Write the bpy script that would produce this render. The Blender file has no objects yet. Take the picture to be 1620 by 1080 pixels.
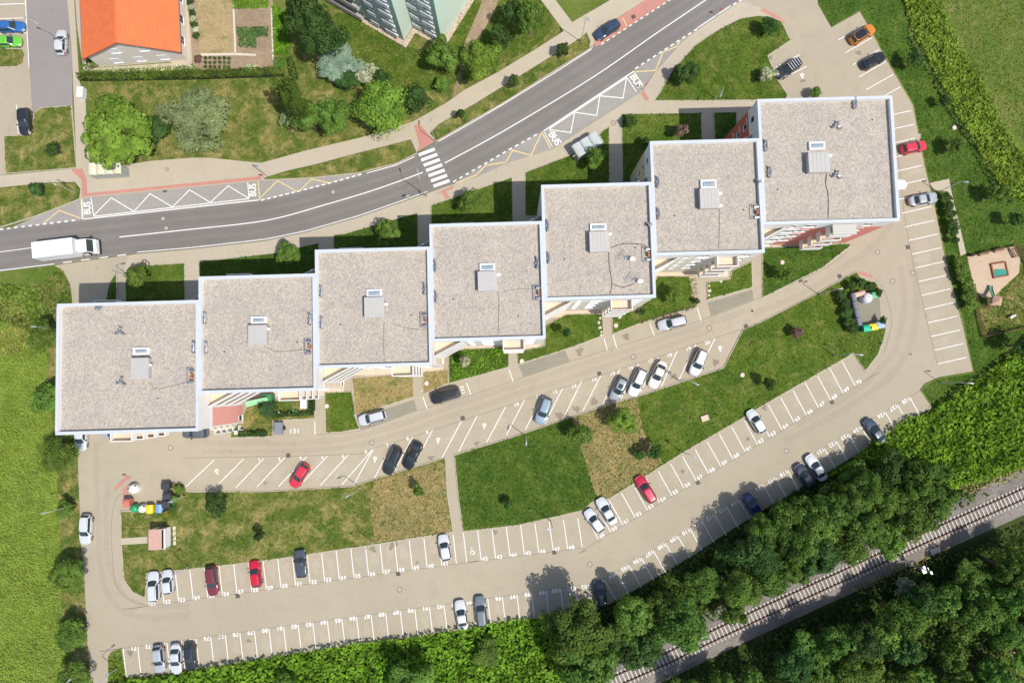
import bpy, bmesh, math, random
import numpy as np
from mathutils import Vector, Matrix
from mathutils.geometry import tessellate_polygon

random.seed(7)
rng = np.random.default_rng(7)
R = math.radians
scene = bpy.context.scene
COL = scene.collection

# ------------------------------------------------------------------ camera
CAM_H = 108.0            # drone height in metres
FPX = 1080.0             # focal length in photo pixels (24 mm on 36 mm)
TILT = math.atan(65.0 / 1080.0)
cam_data = bpy.data.cameras.new('camera')
cam_data.lens = 24.0
cam_data.sensor_width = 36.0
cam_data.sensor_fit = 'HORIZONTAL'
cam_data.clip_start = 0.5
cam_data.clip_end = 5000
cam = bpy.data.objects.new('camera', cam_data)
COL.objects.link(cam)
cam.location = (0, 0, CAM_H)
cam.rotation_euler = (TILT, 0, 0)
scene.camera = cam

# ------------------------------------------------------------------ sky, sun, exposure
SUN_DIR = Vector((-7.1, 5.1, -15.7)).normalized()     # the way the light travels
SUN_EL = math.asin(-SUN_DIR.z)
SUN_AZ = math.atan2(-SUN_DIR.x, -SUN_DIR.y)
world = bpy.data.worlds.new('World')
scene.world = world
world.use_nodes = True
wn = world.node_tree.nodes
wl = world.node_tree.links
wn.clear()
sky = wn.new('ShaderNodeTexSky')
sky.sky_type = 'NISHITA'
sky.sun_disc = False
sky.sun_elevation = SUN_EL
sky.sun_rotation = SUN_AZ
sky.air_density = 1.0
sky.dust_density = 1.5
sky.ozone_density = 1.0
bg = wn.new('ShaderNodeBackground')
bg.inputs['Strength'].default_value = 0.15
wo = wn.new('ShaderNodeOutputWorld')
wl.new(sky.outputs[0], bg.inputs[0])
wl.new(bg.outputs[0], wo.inputs[0])
sun_data = bpy.data.lights.new('sun', 'SUN')
sun_data.energy = 4.3
sun_data.angle = R(0.53)
sun_data.color = (1.0, 0.955, 0.88)
sun = bpy.data.objects.new('sun', sun_data)
COL.objects.link(sun)
sun.rotation_euler = SUN_DIR.to_track_quat('-Z', 'Y').to_euler()
sun.location = (60, -40, 140)
scene.view_settings.view_transform = 'Standard'
scene.view_settings.look = 'None'
scene.view_settings.exposure = 0.0
scene.view_settings.gamma = 1.0
scene.cycles.max_bounces = 6
scene.cycles.transparent_max_bounces = 6

# ------------------------------------------------------------------ helpers
CT, ST = math.cos(TILT), math.sin(TILT)

def W(px, py, z=0.0):
    """survey point: photo pixel -> place at height z"""
    x, y = px - 810.0, 540.0 - py
    d = Vector((x, ST * FPX + CT * y, -CT * FPX + ST * y))
    return Vector((0, 0, CAM_H)) + d * ((z - CAM_H) / d.z)

def WL(pts, z=0.0):
    return [tuple(W(p[0], p[1], z)[:2]) for p in pts]

def link(o, parent=None):
    COL.objects.link(o)
    if parent is not None:
        o.parent = parent
    return o

def tag(o, label=None, cat=None, group=None, kind=None):
    if label: o['label'] = label
    if cat: o['category'] = cat
    if group: o['group'] = group
    if kind: o['kind'] = kind
    return o

def empty(name, loc=(0, 0, 0), rz=0.0, label=None, cat=None, group=None):
    o = bpy.data.objects.new(name, None)
    o.empty_display_size = 0.3
    link(o)
    o.location = loc
    o.rotation_euler = (0, 0, rz)
    return tag(o, label, cat, group)

def mk(name, verts, faces, mats, parent=None, smooth=False, fm=None):
    me = bpy.data.meshes.new(name)
    me.from_pydata([tuple(v) for v in verts], [], faces)
    for m in (mats if isinstance(mats, (list, tuple)) else [mats]):
        me.materials.append(m)
    if fm is not None:
        me.polygons.foreach_set('material_index', fm)
    if smooth:
        me.polygons.foreach_set('use_smooth', [True] * len(me.polygons))
    me.update()
    o = bpy.data.objects.new(name, me)
    return link(o, parent)

def mesh_np(name, v, q):
    """fast quad mesh from numpy"""
    me = bpy.data.meshes.new(name)
    n = len(q)
    me.vertices.add(len(v))
    me.vertices.foreach_set('co', np.ascontiguousarray(v, dtype=np.float32).ravel())
    me.loops.add(n * 4)
    me.loops.foreach_set('vertex_index', np.ascontiguousarray(q, dtype=np.int32).ravel())
    me.polygons.add(n)
    me.polygons.foreach_set('loop_start', np.arange(0, n * 4, 4, dtype=np.int32))
    me.update(calc_edges=True)
    return me

class MB:
    """collects simple shapes into one mesh"""
    def __init__(s): s.v, s.f, s.m = [], [], []
    def add(s, vs, fs, mi=0):
        n = len(s.v)
        s.v += [tuple(v) for v in vs]
        s.f += [tuple(i + n for i in f) for f in fs]
        s.m += [mi] * len(fs)
        return s
    def box(s, x0, x1, y0, y1, z0, z1, mi=0, ch=0.0):
        c = ch
        if c <= 0:
            vs = [(x, y, z) for z in (z0, z1) for x, y in ((x0, y0), (x1, y0), (x1, y1), (x0, y1))]
            fs = [(3, 2, 1, 0), (4, 5, 6, 7)] + [(i, (i + 1) % 4, 4 + (i + 1) % 4, 4 + i) for i in range(4)]
            return s.add(vs, fs, mi)
        vs = [(x, y, z0) for x, y in ((x0, y0), (x1, y0), (x1, y1), (x0, y1))]
        vs += [(x, y, z1 - c) for x, y in ((x0, y0), (x1, y0), (x1, y1), (x0, y1))]
        vs += [(x, y, z1) for x, y in ((x0 + c, y0 + c), (x1 - c, y0 + c), (x1 - c, y1 - c), (x0 + c, y1 - c))]
        fs = [(3, 2, 1, 0), (8, 9, 10, 11)]
        for k in (0, 4):
            fs += [(k + i, k + (i + 1) % 4, k + 4 + (i + 1) % 4, k + 4 + i) for i in range(4)]
        return s.add(vs, fs, mi)
    def cyl(s, x, y, z0, z1, r0, r1=None, n=10, mi=0):
        r1 = r0 if r1 is None else r1
        vs = [(x + r * math.cos(2 * math.pi * i / n), y + r * math.sin(2 * math.pi * i / n), z)
              for z, r in ((z0, r0), (z1, r1)) for i in range(n)]
        fs = [(i, (i + 1) % n, n + (i + 1) % n, n + i) for i in range(n)] + [tuple(range(n, 2 * n)), tuple(range(n - 1, -1, -1))]
        return s.add(vs, fs, mi)
    def tube(s, pts, r, n=6, mi=0):
        pts = [Vector(p) for p in pts]
        rs = r if isinstance(r, (list, tuple)) else [r] * len(pts)
        vs = []
        for i, p in enumerate(pts):
            t = (pts[min(i + 1, len(pts) - 1)] - pts[max(i - 1, 0)]).normalized()
            a = t.cross(Vector((0.31, 0.95, 0.05)) if abs(t.z) > 0.8 else Vector((0, 0, 1))).normalized()
            b = t.cross(a)
            vs += [tuple(p + (a * math.cos(2 * math.pi * k / n) + b * math.sin(2 * math.pi * k / n)) * rs[i]) for k in range(n)]
        fs = []
        for i in range(len(pts) - 1):
            fs += [(i * n + k, i * n + (k + 1) % n, (i + 1) * n + (k + 1) % n, (i + 1) * n + k) for k in range(n)]
        fs += [tuple(range(n - 1, -1, -1)), tuple(range((len(pts) - 1) * n, len(pts) * n))]
        return s.add(vs, fs, mi)
    def prism(s, pts, z0, z1, mi=0, bottom=True):
        n = len(pts)
        area = sum(pts[i][0] * pts[(i + 1) % n][1] - pts[(i + 1) % n][0] * pts[i][1] for i in range(n))
        if area < 0: pts = pts[::-1]
        tri = tessellate_polygon([[Vector((p[0], p[1], 0)) for p in pts]])
        vs = [(p[0], p[1], z0) for p in pts] + [(p[0], p[1], z1) for p in pts]
        fs = []
        for t in tri:
            a, b, c = [Vector(pts[i][:2]) for i in t]
            if (b - a).cross(c - a) < 0: t = t[::-1]
            fs.append(tuple(i + n for i in t))
            if bottom: fs.append(tuple(t[::-1]))
        fs += [(i, (i + 1) % n, n + (i + 1) % n, n + i) for i in range(n)]
        return s.add(vs, fs, mi)
    def ribbon(s, pts, w, z0, z1, mi=0, side=0.0, closed=False):
        """strip of width w along a line; z1>z0 gives it height; side shifts it"""
        P = [Vector(p[:2]) for p in pts]
        n = len(P)
        L, Rr = [], []
        for i in range(n):
            if closed: a, b = P[i - 1], P[(i + 1) % n]
            else: a, b = P[max(i - 1, 0)], P[min(i + 1, n - 1)]
            t = (b - a).normalized()
            nn = Vector((-t.y, t.x))
            if 0 < i < n - 1 or closed:
                t0 = (P[i] - P[i - 1]).normalized()
                c = max(0.5, abs(nn.dot(Vector((-t0.y, t0.x)))))
                nn = nn / c
            L.append(P[i] + nn * (w / 2 + side)); Rr.append(P[i] + nn * (-w / 2 + side))
        m = n if closed else n - 1
        if z1 - z0 < 1e-6:
            vs = [(p.x, p.y, z1) for p in L] + [(p.x, p.y, z1) for p in Rr]
            return s.add(vs, [(n + i, n + (i + 1) % n, (i + 1) % n, i) for i in range(m)], mi)
        vs = [(p.x, p.y, z) for z in (z0, z1) for p in L] + [(p.x, p.y, z) for z in (z0, z1) for p in Rr]
        fs = []
        for i in range(m):
            j = (i + 1) % n
            fs += [(3 * n + i, 3 * n + j, n + j, n + i), (n + i, n + j, j, i), (2 * n + i, 2 * n + j, 3 * n + j, 3 * n + i)]
        return s.add(vs, fs, mi)
    def build(s, name, mats, parent=None, smooth=False):
        return mk(name, s.v, s.f, mats, parent, smooth, s.m if isinstance(mats, (list, tuple)) else None)

def smooth_line(pts, k=6, closed=False):
    out = []
    n = len(pts)
    rng_ = range(n) if closed else range(n - 1)
    for i in rng_:
        g = (lambda j: pts[j % n]) if closed else (lambda j: pts[min(max(j, 0), n - 1)])
        p0, p1, p2, p3 = g(i - 1), g(i), g(i + 1), g(i + 2)
        for q in range(k):
            t = q / k
            out.append(tuple(0.5 * (2 * p1[a] + (p2[a] - p0[a]) * t + (2 * p0[a] - 5 * p1[a] + 4 * p2[a] - p3[a]) * t * t
                                    + (3 * p1[a] - p0[a] - 3 * p2[a] + p3[a]) * t ** 3) for a in (0, 1)))
    if not closed: out.append(tuple(pts[-1][:2]))
    return out

def copy_part(o, parent, mat=None):
    c = o.copy()
    COL.objects.link(c)
    c.parent = parent
    return c

def copy_tree(o, parent=None):
    c = o.copy()
    COL.objects.link(c)
    c.parent = parent
    for ch in list(o.children):
        copy_tree(ch, c)
    return c

# ------------------------------------------------------------------ materials
def nodes_of(name):
    m = bpy.data.materials.new(name)
    m.use_nodes = True
    nt = m.node_tree
    nt.nodes.clear()
    out = nt.nodes.new('ShaderNodeOutputMaterial')
    b = nt.nodes.new('ShaderNodeBsdfPrincipled')
    nt.links.new(b.outputs[0], out.inputs[0])
    return m, nt, b, out

def nd(nt, typ, **kw):
    n = nt.nodes.new(typ)
    for k, v in kw.items():
        if k in n.inputs: n.inputs[k].default_value = v
        else: setattr(n, k, v)
    return n

def noise(nt, vec, scale, detail=3.0, rough=0.55, dist=0.0):
    n = nt.nodes.new('ShaderNodeTexNoise')
    n.inputs['Scale'].default_value = scale
    n.inputs['Detail'].default_value = detail
    n.inputs['Roughness'].default_value = rough
    n.inputs['Distortion'].default_value = dist
    nt.links.new(vec, n.inputs['Vector'])
    return n.outputs['Fac']

def ramp(nt, fac, a, b, ca=(0, 0, 0, 1), cb=(1, 1, 1, 1)):
    r = nt.nodes.new('ShaderNodeValToRGB')
    r.color_ramp.elements[0].position = a
    r.color_ramp.elements[1].position = b
    r.color_ramp.elements[0].color = ca
    r.color_ramp.elements[1].color = cb
    nt.links.new(fac, r.inputs[0])
    return r.outputs[0]

def mix(nt, fac, a, b, mode='MIX'):
    m = nt.nodes.new('ShaderNodeMix')
    m.data_type = 'RGBA'
    m.blend_type = mode
    m.clamp_factor = True
    for sock, val in ((m.inputs[0], fac), (m.inputs[6], a), (m.inputs[7], b)):
        if hasattr(val, 'is_linked') or hasattr(val, 'links'): nt.links.new(val, sock)
        elif isinstance(val, (int, float)): sock.default_value = val
        else: sock.default_value = (*val[:3], 1)
    return m.outputs[2]

def bump(nt, b, h, strength, dist=0.05):
    bn = nt.nodes.new('ShaderNodeBump')
    bn.inputs['Strength'].default_value = strength
    bn.inputs['Distance'].default_value = dist
    nt.links.new(h, bn.inputs['Height'])
    nt.links.new(bn.outputs[0], b.inputs['Normal'])

def pos(nt):
    return nt.nodes.new('ShaderNodeNewGeometry').outputs['Position']

def objc(nt):
    return nt.nodes.new('ShaderNodeTexCoord').outputs['Object']

def c3(c, k=1.0):
    return (c[0] * k, c[1] * k, c[2] * k)

_cache = {}
def plain(name, col, rough=0.6, metal=0.0, var=0.10, scale=1.5, spec=0.4, coat=0.0, bmp=0.0):
    """a painted or raw surface with a little uneven wear"""
    if name in _cache: return _cache[name]
    m, nt, b, _ = nodes_of(name)
    v = objc(nt)
    f = noise(nt, v, scale, 5, 0.65)
    c = mix(nt, f, c3(col, 1 - var * 1.6), c3(col, 1 + var * 1.2))
    nt.links.new(c, b.inputs['Base Color'])
    b.inputs['Roughness'].default_value = rough
    b.inputs['Metallic'].default_value = metal
    b.inputs['Specular IOR Level'].default_value = spec
    b.inputs['Coat Weight'].default_value = coat
    b.inputs['Coat Roughness'].default_value = 0.08
    if bmp: bump(nt, b, noise(nt, v, scale * 8, 3), bmp, 0.02)
    _cache[name] = m
    return m

def ground_mat(name, a, b_, c_=None, s1=0.12, s2=0.7, fine=7.0, fine_amt=0.35, lo=0.42, hi=0.62, c_lo=0.55, c_hi=0.7, bmp=0.5, rough=0.95, sf2=28.0, island=0.0):
    """patchy natural ground: two tones, a third in patches, fine speckle"""
    if name in _cache: return _cache[name]
    m, nt, b, _ = nodes_of(name)
    p = pos(nt)
    col = mix(nt, ramp(nt, noise(nt, p, s1, 4, 0.6, 0.4), lo, hi), a, b_)
    if c_ is not None:
        col = mix(nt, ramp(nt, noise(nt, p, s2, 6, 0.68, 0.3), c_lo, c_hi), col, c_)
    f = noise(nt, p, fine, 4, 0.7)
    col = mix(nt, 1.0, col, ramp(nt, f, 0.25, 0.78, (1 - fine_amt,) * 3 + (1,), (1 + fine_amt * 0.8,) * 3 + (1,)), 'MULTIPLY')
    f2 = noise(nt, p, sf2 * 0.09, 3, 0.6)
    col = mix(nt, 1.0, col, ramp(nt, f2, 0.3, 0.75, (1 - fine_amt * 0.5,) * 3 + (1,), (1 + fine_amt * 0.45,) * 3 + (1,)), 'MULTIPLY')
    if island:
        ri = nt.nodes.new('ShaderNodeNewGeometry').outputs['Random Per Island']
        col = mix(nt, 1.0, col, ramp(nt, ri, 0.0, 1.0, (1 - island, 1 - island, 1 - island, 1), (1 + island * 1.5, 1 + island * 1.4, 1 + island, 1)), 'MULTIPLY')
    nt.links.new(col, b.inputs['Base Color'])
    b.inputs['Roughness'].default_value = rough
    b.inputs['Specular IOR Level'].default_value = 0.15
    if bmp: bump(nt, b, f, bmp, 0.12)
    _cache[name] = m
    return m

def leaf_mat(name, c1, c2, trans=0.24, hue=0.014, vary=0.34):
    if name in _cache: return _cache[name]
    m, nt, b, out = nodes_of(name)
    g = nt.nodes.new('ShaderNodeNewGeometry')
    oi = nt.nodes.new('ShaderNodeObjectInfo')
    col = mix(nt, g.outputs['Random Per Island'], c1, c2)
    big = noise(nt, g.outputs['Position'], 0.55, 2, 0.5)
    col = mix(nt, 1.0, col, ramp(nt, big, 0.3, 0.7, (1 - vary,) * 3 + (1,), (1 + vary,) * 3 + (1,)), 'MULTIPLY')
    hs = nt.nodes.new('ShaderNodeHueSaturation')
    nt.links.new(col, hs.inputs['Color'])
    mr = nd(nt, 'ShaderNodeMapRange')
    mr.inputs[3].default_value = 0.5 - hue; mr.inputs[4].default_value = 0.5 + hue
    nt.links.new(oi.outputs['Random'], mr.inputs[0])
    nt.links.new(mr.outputs[0], hs.inputs['Hue'])
    mr2 = nd(nt, 'ShaderNodeMapRange')
    mr2.inputs[3].default_value = 0.85; mr2.inputs[4].default_value = 1.2
    nt.links.new(oi.outputs['Random'], mr2.inputs[0])
    nt.links.new(mr2.outputs[0], hs.inputs['Value'])
    nt.links.new(hs.outputs[0], b.inputs['Base Color'])
    b.inputs['Roughness'].default_value = 0.6
    b.inputs['Specular IOR Level'].default_value = 0.1
    t = nt.nodes.new('ShaderNodeBsdfTranslucent')
    tc = mix(nt, 1.0, hs.outputs[0], (1.3, 1.5, 0.5), 'MULTIPLY')
    nt.links.new(tc, t.inputs['Color'])
    ms = nt.nodes.new('ShaderNodeMixShader')
    ms.inputs[0].default_value = trans
    nt.links.new(b.outputs[0], ms.inputs[1]); nt.links.new(t.outputs[0], ms.inputs[2])
    nt.links.new(ms.outputs[0], out.inputs[0])
    _cache[name] = m
    return m

def paving_mat(name, base, dark, joint=0.12, brick=True, stain=0.5, fine=9.0, sc=5.0, rot=0.0):
    m, nt, b, _ = nodes_of(name)
    p = pos(nt)
    col = mix(nt, ramp(nt, noise(nt, p, 0.06, 3, 0.55, 0.6), 0.35, 0.7), base, dark)
    col = mix(nt, ramp(nt, noise(nt, p, 0.45, 5, 0.6), 0.5, 0.85), col, c3(dark, 0.94))
    f = noise(nt, p, fine, 3, 0.7)
    col = mix(nt, 1.0, col, ramp(nt, f, 0.3, 0.72, (0.86, 0.86, 0.86, 1), (1.12, 1.12, 1.12, 1)), 'MULTIPLY')
    # dark oil spots and old damp patches
    sp = ramp(nt, noise(nt, p, 0.9, 2, 0.4), 0.74, 0.80)
    col = mix(nt, sp, col, c3(dark, 1 - stain * 0.35))
    if brick:
        mp = nd(nt, 'ShaderNodeMapping'); mp.inputs['Rotation'].default_value = (0, 0, rot)
        nt.links.new(p, mp.inputs['Vector'])
        bt = nd(nt, 'ShaderNodeTexBrick')
        bt.inputs['Scale'].default_value = sc
        bt.inputs['Mortar Size'].default_value = 0.03
        bt.inputs['Color1'].default_value = (1.06, 1.06, 1.06, 1)
        bt.inputs['Color2'].default_value = (0.94, 0.94, 0.94, 1)
        bt.inputs['Mortar'].default_value = (1 - joint * 2.2,) * 3 + (1,)
        nt.links.new(mp.outputs[0], bt.inputs['Vector'])
        col = mix(nt, 1.0, col, bt.outputs['Color'], 'MULTIPLY')
    nt.links.new(col, b.inputs['Base Color'])
    b.inputs['Roughness'].default_value = 0.9
    b.inputs['Specular IOR Level'].default_value = 0.2
    bump(nt, b, f, 0.25, 0.02)
    return m

def paint_mat(name, col, wear=0.6):
    m, nt, b, out = nodes_of(name)
    p = pos(nt)
    f = ramp(nt, noise(nt, p, 3.0, 5, 0.7), 0.5, 0.75)
    fm = nd(nt, 'ShaderNodeMath', operation='MULTIPLY'); fm.inputs[1].default_value = wear
    nt.links.new(f, fm.inputs[0])
    nt.links.new(mix(nt, fm.outputs[0], col, (0.36, 0.34, 0.30)), b.inputs['Base Color'])
    b.inputs['Roughness'].default_value = 0.8
    return m

def gravel_roof_mat():
    m, nt, b, _ = nodes_of('roof_gravel')
    p = pos(nt)
    vo = nd(nt, 'ShaderNodeTexVoronoi'); vo.inputs['Scale'].default_value = 6.5
    nt.links.new(p, vo.inputs['Vector'])
    s = ramp(nt, vo.outputs['Color'], 0.02, 0.98, (0.33, 0.298, 0.258, 1), (0.575, 0.515, 0.44, 1))
    col = s
    f = noise(nt, p, 7.0, 4, 0.85)
    col = mix(nt, 1.0, col, ramp(nt, f, 0.3, 0.7, (0.66, 0.65, 0.64, 1), (1.2, 1.19, 1.18, 1)), 'MULTIPLY')
    dk = ramp(nt, noise(nt, p, 3.4, 3, 0.6), 0.66, 0.74)
    col = mix(nt, dk, col, (0.34, 0.30, 0.26))
    big = ramp(nt, noise(nt, p, 0.35, 4, 0.6), 0.35, 0.75, (0.93, 0.93, 0.94, 1), (1.06, 1.05, 1.03, 1))
    col = mix(nt, 1.0, col, big, 'MULTIPLY')
    nt.links.new(col, b.inputs['Base Color'])
    b.inputs['Roughness'].default_value = 0.95
    b.inputs['Specular IOR Level'].default_value = 0.15
    bump(nt, b, vo.outputs['Distance'], 0.5, 0.06)
    return m

def glass_mat(name='dark_glass', col=(0.03, 0.045, 0.05), rough=0.05):
    if name in _cache: return _cache[name]
    m, nt, b, _ = nodes_of(name)
    f = noise(nt, objc(nt), 1.3, 2)
    nt.links.new(mix(nt, f, c3(col, 0.7), c3(col, 1.4)), b.inputs['Base Color'])
    b.inputs['Roughness'].default_value = rough
    b.inputs['Specular IOR Level'].default_value = 0.6
    _cache[name] = m
    return m

PAVE = paving_mat('concrete_paving', (0.445, 0.385, 0.285), (0.41, 0.352, 0.262), rot=0.3)
PAVE2 = paving_mat('footway_paving', (0.515, 0.445, 0.335), (0.475, 0.41, 0.31), rot=0.45)
PAVE3 = paving_mat('grass_paver', (0.33, 0.30, 0.235), (0.29, 0.27, 0.20), joint=0.25, sc=2.5, rot=0.2)
COBBLE = paving_mat('granite_cobble', (0.43, 0.40, 0.36), (0.375, 0.35, 0.315), joint=0.3, sc=2.2, rot=0.5)
ASPH = paving_mat('road_asphalt', (0.222, 0.205, 0.186), (0.19, 0.176, 0.16), brick=False, stain=0.3, fine=14)
ASPH2 = paving_mat('street_asphalt', (0.30, 0.27, 0.25), (0.26, 0.235, 0.218), brick=False, stain=0.3, fine=14)
REDP = paving_mat('red_paving', (0.56, 0.27, 0.21), (0.50, 0.24, 0.19), rot=0.45)
KERB = plain('kerb_stone', (0.44, 0.385, 0.30), 0.85, var=0.12)
WHITE = paint_mat('white_paint', (0.82, 0.80, 0.77))
YELLOW = paint_mat('yellow_paint', (0.80, 0.58, 0.22))
GRAVEL = gravel_roof_mat()
GLASS = glass_mat()
TUFT = {}
def sward(name, *a, **k):
    m = ground_mat(name, *a, **k)
    TUFT[name] = ground_mat(name + '_tuft', *a, island=0.42, **k)
    return m
LAWN = sward('lawn_green', (0.070, 0.125, 0.014), (0.112, 0.162, 0.022), (0.20, 0.195, 0.06), s1=0.3, s2=0.6, c_lo=0.52, c_hi=0.76, fine_amt=0.5)
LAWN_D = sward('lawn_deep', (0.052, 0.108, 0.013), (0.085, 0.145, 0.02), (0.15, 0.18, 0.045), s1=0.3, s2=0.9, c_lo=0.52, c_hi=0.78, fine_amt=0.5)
LAWN_P = sward('lawn_patchy', (0.082, 0.130, 0.020), (0.15, 0.172, 0.036), (0.37, 0.295, 0.115), s1=0.35, s2=0.42, c_lo=0.46, c_hi=0.70, fine_amt=0.5)
LAWN_B = sward('lawn_dry', (0.335, 0.258, 0.11), (0.265, 0.222, 0.088), (0.135, 0.165, 0.035), s1=0.3, s2=0.5, c_lo=0.52, c_hi=0.70, fine_amt=0.42)
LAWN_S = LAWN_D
MEADOW = sward('meadow', (0.10, 0.155, 0.022), (0.155, 0.185, 0.042), (0.24, 0.215, 0.08), s1=0.15, s2=0.5, c_lo=0.52, c_hi=0.75, fine_amt=0.45)
SOIL = ground_mat('bare_soil', (0.36, 0.265, 0.18), (0.30, 0.22, 0.145), (0.20, 0.19, 0.08), s1=0.4, c_lo=0.6, c_hi=0.75)
SAND = ground_mat('sand', (0.55, 0.42, 0.30), (0.50, 0.38, 0.265), (0.38, 0.31, 0.17), s1=0.3, c_lo=0.66, c_hi=0.8, fine_amt=0.15)
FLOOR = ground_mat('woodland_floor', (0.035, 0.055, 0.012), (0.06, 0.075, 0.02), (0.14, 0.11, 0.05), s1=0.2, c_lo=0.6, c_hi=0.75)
BALLAST = ground_mat('track_ballast', (0.22, 0.195, 0.17), (0.27, 0.245, 0.215), (0.15, 0.13, 0.115), s1=0.3, fine=5.0, fine_amt=0.4, sf2=60)
FIELDG = ground_mat('field_ground', (0.22, 0.27, 0.03), (0.17, 0.23, 0.03), (0.26, 0.21, 0.07), s1=0.15)

# ================================================================== THE GROUND
def sheet(name, px, z, mat, parent=None, z0=None, kind='structure'):
    b = MB()
    pts = WL(px)
    if z0 is None:
        n = len(pts)
        tri = tessellate_polygon([[Vector((p[0], p[1], 0)) for p in pts]])
        fs = []
        for t in tri:
            a, bb, c = [Vector(pts[i]) for i in t]
            fs.append(tuple(t) if (bb - a).cross(c - a) > 0 else tuple(t[::-1]))
        b.add([(p[0], p[1], z) for p in pts], fs)
    else:
        b.prism(pts, z0, z, bottom=False)
    o = b.build(name, mat, parent)
    if parent is None and kind: o['kind'] = kind
    return o

gm = MB(); gm.add([(-1500, -1500, -0.02), (1500, -1500, -0.02), (1500, 1500, -0.02), (-1500, 1500, -0.02)], [(0, 1, 2, 3)])
ground = tag(gm.build('ground', MEADOW), kind='structure')

road_up = [(-60, 369), (0, 362), (70, 354), (130, 347.5), (270, 332), (410, 317), (470, 303), (530, 287), (575, 274), (625, 260), (660, 243),
           (690, 224), (760, 184), (800, 161), (870, 117), (939, 74), (978, 53), (1060, 0), (1120, -38)]
road_lo = [(-60, 437), (0, 429.5), (86, 419), (150, 410), (217, 400.5), (305, 393), (420, 380), (483, 367), (567, 343), (642, 317), (678, 304), (719, 290),
           (764, 262), (800, 241), (856, 210), (1003, 112.5), (1103, 46), (1156, 11), (1172, 0), (1230, -38)]
ru, rl = smooth_line(road_up, 4), smooth_line(road_lo, 4)
road = sheet('road', ru + rl[::-1], 0.012, ASPH)

estate = sheet('car_park', [(1292, -30), (1172, -30), (1172, 0), (1156, 11), (1103, 46.5), (1003, 113), (856, 210.5), (719, 291), (642, 318), (567, 344), (483, 368),
    (420, 381), (305, 394), (217, 401.5), (86, 420), (100, 428), (111, 449), (114, 470), (120, 600), (122, 700), (126, 798), (128, 860), (133, 905), (139, 1030), (146, 1095),
    (171, 1095), (171, 1038), (176, 1030), (192, 1024), (200, 1071), (275, 1064), (344, 1052), (420, 1041), (547, 1021), (640, 1010), (708, 999), (800, 983), (869, 976),
    (938, 967), (975, 950), (1093, 880), (1150, 842), (1225, 796), (1292, 757), (1378, 704), (1432, 666), (1475, 646), (1455, 616), (1462, 606), (1486, 596), (1539, 587),
    (1524, 520), (1494, 404), (1478, 324), (1462, 260), (1444, 167), (1428, 139), (1400, 92), (1380, 53), (1360, 19), (1315, 44), (1294, 8)], 0.02, PAVE)

# footway south of the road, a step above it
foot_px = [(205, 404.5), (217, 402.5), (305, 395), (420, 382), (483, 369), (567, 345), (642, 319), (678, 306), (719, 292), (760, 279), (800, 260), (872, 238),
    (1017, 145), (1036, 116), (1078, 69), (1103, 49), (1156, 13), (1172, 3), (1200, 12), (1222, 22), (1236, 33), (1251, 65), (1214, 89), (1228, 125), (1246, 152), (1250, 235),
    (1150, 285), (1000, 345), (850, 398), (700, 445), (550, 485), (400, 515), (210, 520), (205, 470), (196, 440), (200, 415)]
foot = sheet('pavement', foot_px, 0.12, PAVE2, z0=-0.01)
kb = MB(); kb.ribbon(WL(foot_px[:19]), 0.16, 0.0, 0.135); kb.build('kerb', KERB, foot)

# north footway
north_px = [(-40, 283), (0, 278), (122, 267), (114, 75), (107, 0), (106, -30), (117, -30), (118, 0), (126, 128), (136, 161), (137, 194), (142, 258), (194, 262), (239, 255), (305, 250), (333, 250), (389, 256),
    (414, 258), (483, 239), (567, 219), (617, 205), (655, 192), (705, 164), (733, 144), (789, 114), (820, 95), (850, 77), (892, 50), (855, 0), (840, -30), (862, -30), (878, 0), (905, 36), (967, 0),
    (1010, -30), (1062, -30), (1022, 0), (978, 28), (941, 60), (939, 72), (932, 76), (934, 66), (928, 52), (919, 60), (870, 91), (820, 122), (747, 167), (694, 197), (680, 211), (690, 223), (659, 241), (650, 221), (567, 242), (500, 260),
    (455, 270), (422, 280), (414, 286), (236, 303), (144, 312), (128, 315), (126, 314), (128, 299), (119, 288), (75, 289), (0, 297), (-40, 301)]
northp = sheet('pavement', north_px, 0.12, PAVE2, z0=-0.01)
kb = MB()
kb.ribbon(WL([(-40, 368), (0, 360), (55, 343), (105, 324), (128, 314.5), (144, 311.5), (236, 302.5), (414, 285.5), (492, 282), (567, 274), (625, 260), (660, 242.5)]), 0.18, 0.0, 0.14)
kb.ribbon(WL(smooth_line(road_up[11:16], 4)), 0.18, 0.0, 0.14)
kb.build('kerb', KERB, northp)

# bus lay-bys in granite setts
bay_n = sheet('bus_bay', [(18, 360), (55, 343.5), (105, 324.5), (128, 315), (144, 312), (236, 303), (414, 286), (492, 282.5), (567, 274.5), (575, 275), (530, 288), (470, 304), (410, 318), (130, 348)], 0.017, COBBLE)
bay_s = sheet('bus_bay', [(719, 290), (764, 262), (800, 240.5), (856, 209), (1003, 111.5), (1078, 62), (1077, 68), (1036, 114), (1017, 143), (872, 236), (800, 258), (760, 277)], 0.024, COBBLE)
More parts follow.
